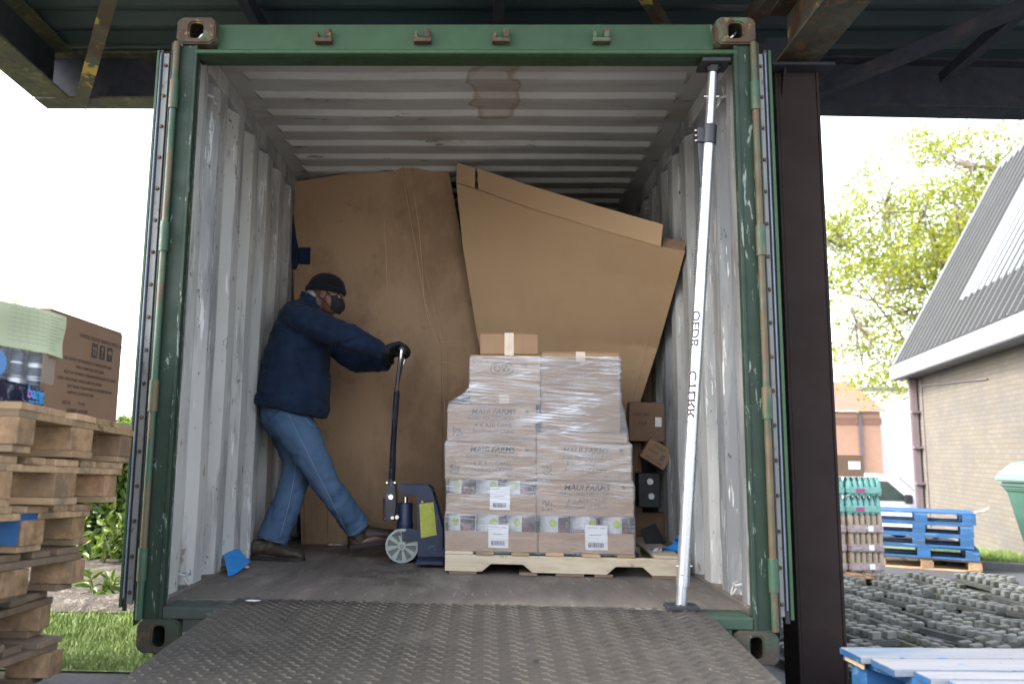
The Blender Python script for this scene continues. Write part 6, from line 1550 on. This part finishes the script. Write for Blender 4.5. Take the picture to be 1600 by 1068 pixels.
# green wheelie bin
bn = thing('wheelie_bin', 'large green wheeled bin with pale lid against the brick wall', 'bin', (7.85, 7.05, gh(7.8, 7)+.006), (0, 0, R(8)))
bn.location = (7.50, 6.98, gh(7.7, 7)+.006)
mb = MB(); rr = []
for z, hx2, hy2 in ((.20, .46, .36), (.30, .50, .40), (1.02, .62, .50), (1.05, .66, .54), (1.12, .66, .54)):
    rr.append([Vector((x*hx2, y*hy2, z)) for x, y in ((-1, -1), (1, -1), (1, 1), (-1, 1))])
mb.loft(rr); mb.build('bin_body', M['binbody'], bn, bevel=.02, segs=2, local=True)
mb = MB()
for k in range(8): x = -.58+k*.165; mb.prism([(x, -.56, 1.05), (x+.05, -.56, 1.05), (x+.025, -.505, .93)], (0, .02, 0))
mb.build('rim_ribs', M['binbody'], bn, local=True)
mb = MB(); rr = []
for z, hx2, hy2 in ((1.125, .70, .58), (1.20, .70, .58), (1.22, .68, .56), (1.36, .56, .46), (1.40, .40, .34)):
    rr.append([Vector((x*hx2, y*hy2, z)) for x, y in ((-1, -1), (1, -1), (1, 1), (-1, 1))])
mb.loft(rr); ld = mb.build('lid', M['binlid'], bn, bevel=.02, segs=2, local=True)
MB().box(-.705, .705, -.586, -.581, 1.150, 1.168).build('lid_stripe', M['pipe'], ld, local=True)
MB().prism([(-.48, -.545, 1.245), (-.30, -.545, 1.245), (-.30, -.51, 1.30), (-.48, -.51, 1.30)], (0, -.012, .008)).build('lid_slot', M['blackplastic'], ld, local=True)
for x, y in ((-.40, -.32), (.40, -.32), (-.40, .32), (.40, .32)):
    w = MB(); w.cyl((x, y-.02, .085), (x, y+.02, .085), .08, n=20); wo_ = w.build('wheel', M['rubber'], bn, smooth=40, local=True); MB().box(x-.03, x+.03, y-.03, y+.03, .12, .22).build('castor_fork', M['zinc'], wo_, local=True)
MB().box(-.12, .2, -.50, -.485, .62, .88).build('white_sticker', M['paper'], bn, local=True)

# white van beyond the pallets
vn = thing('van', 'white van parked beyond the blue pallets, nose behind the building', 'van', (11.5, 22, gh(12, 22)), (0, 0, 0))
body = [(-3.0, .35), (-3.0, 2.0), (.55, 2.0), (.95, 1.93), (1.75, 1.22), (2.35, 1.02), (2.5, .8), (2.5, .35)]
mb = MB(); mb.prism([(x, -.95, z) for x, z in body], (0, 1.9, 0)); vb = mb.build('body', M['whitepaint'], vn, bevel=.06, segs=3, local=True)
MB().prism([(.10, -.953, 1.22), (.10, -.953, 1.80), (.62, -.953, 1.80), (1.28, -.953, 1.22)], (0, -.006, 0)).build('side_window', M['glass'], vn, bevel=.003, local=True)
MB().prism([(1.02, -.80, 1.90), (1.02, .80, 1.90), (1.72, .84, 1.27), (1.72, -.84, 1.27)], (.02, 0, .02)).build('windscreen', M['glass'], vn, local=True)
mb = MB(); mb.box(1.05, 1.25, -1.16, -.98, 1.15, 1.42); mb.build('door_mirror', M['blackplastic'], vn, bevel=.03, segs=2, local=True)
for x in (-2.1, 1.75):
    for y in (-.82, .82):
        w = MB(); w.cyl((x, y-.11, .33), (x, y+.11, .33), .33, n=28); wo_ = w.build('wheel', M['rubber'], vn, smooth=40, local=True); MB().cyl((x, y-.115, .33), (x, y+.115, .33), .19, n=20).build('rim', M['zinc'], wo_, smooth=40, local=True)
for y in (-.75, .75): MB().box(2.42, 2.51, y-.15, y+.15, .78, .95).build('headlight', M['glass'], vn, bevel=.01, local=True)
MB().box(2.44, 2.56, -.9, .9, .36, .6).build('bumper', M['blackplastic'], vn, bevel=.03, local=True)
MB().box(-.02, .0, -.957, -.951, .5, 1.9).build('door_gap', M['rubber'], vn, local=True)

# far brick house, and an added white block in place of blown-out sky
fh = thing('brick_house', 'distant pinkish brick house with brown roof, seen above the drinks pallet', 'building', (19.9, 40, -1.75))
MB().box(-5.0, 1.45, 0, 6, 0, 4.9).build('wall', M['brickfar'], fh, local=True)
MB().prism([(-5.2, -.3, 4.9), (1.6, -.3, 4.9), (1.2, 2.5, 6.7), (-5.2, 2.5, 6.7)], (0, .1, .05)).build('roof', M['tilefar'], fh, local=True)
MB().box(-5, 1.5, -.05, -.01, 4.2, 4.55).build('string_course', M['tilefar'], fh, local=True)
for x in (-2.1,): 
    w = MB().box(x, x+.9, -.04, -.005, 2.6, 4.1).build('window', M['whitepaint'], fh, local=True); MB().box(x+.08, x+.82, -.06, -.041, 2.68, 4.02).build('pane', M['glass'], w, local=True)
MB().box(.25, .42, -.12, -.01, 0, 4.9).build('downpipe', M['pipe'], fh, local=True)
wh = thing('white_building', 'plain white rendered building between the brick house and the van', 'building', (23.9, 42, -1.75))
MB().box(-2.4, 9, 0, 6, 0, 6.2).build('wall', M['render'], wh, local=True); MB().box(-2.5, 9.1, -.1, 6.1, 6.2, 6.4).build('roof', M['zinc'], wh, local=True)

# ================================================================== FOREGROUND BLUE PALLETS, bottom right
fb = P(1312, 1010, 'z', .10)
fa = R(3)
# local y grows away from the camera; far left corner of the deck at fb
fg = thing('pallet', 'blue painted pallet with worn pale deck in the bottom right foreground', 'pallet', (fb.x, fb.y, 0), (0, 0, fa))
dk = [(0, .0, -.145), (.028, -.157, -.30), (.085, -.312, -.40), (.13, -.412, -.56), (.17, -.572, -.70)]
for i, (x0, y1, y0) in enumerate(dk):
    MB().box(x0, 1.22+x0*.3, y0, y1, .078, .10).build('deck_board', M['bluewood_worn'], fg, bevel=.003, local=True, segs=2)
    MB().box(x0-.0015, x0, y0+.002, y1-.002, .079, .0985).build('board_end', M['bluewood'], fg, local=True)
for x in (.01, .5, 1.08): MB().prism([(x, 0, .0555), (x+.145, 0, .0555), (x+.145+.17, -.70, .0555), (x+.17, -.70, .0555)], (0, 0, .0215)).build('stringer_board', M['bluewood'], fg, local=True, bevel=.002)
for x in (.012, .5, 1.08):
    for y in (-.105, -.42, -.70): MB().box(x-y*.22, x-y*.22+.14, y, y+.10, -.045, .055).build('block', M['bluewood'], fg, local=True, bevel=.003)
MB().prism([(.013, -.017, .060), (.013, -.142, .060), (.013, -.142, .0765), (.013, -.017, .0765)], (-.004, 0, 0)).build('raw_split', M['pinewood'], fg, local=True)
for y in (-.1, -.42, -.70): MB().box(.01-y*.22, 1.2, y, y+.1, -.067, -.0452).build('bottom_board', M['bluewood'], fg, local=True, bevel=.002)
for k in range(3):
    o = dup(bl); o.location = (fb.x+.62, fb.y-.38, -.070-.1455*(k+1)); o.rotation_euler = (0, 0, fa-R(4)+R(k)); o['label'] = 'blue pallet number %s down under the worn foreground pallet' % ('one', 'two', 'three')[k]; o.pop('group', None)
    if o.location.z < -.66: 
        for c in list(o.children): bpy.data.objects.remove(c)
        bpy.data.objects.remove(o)
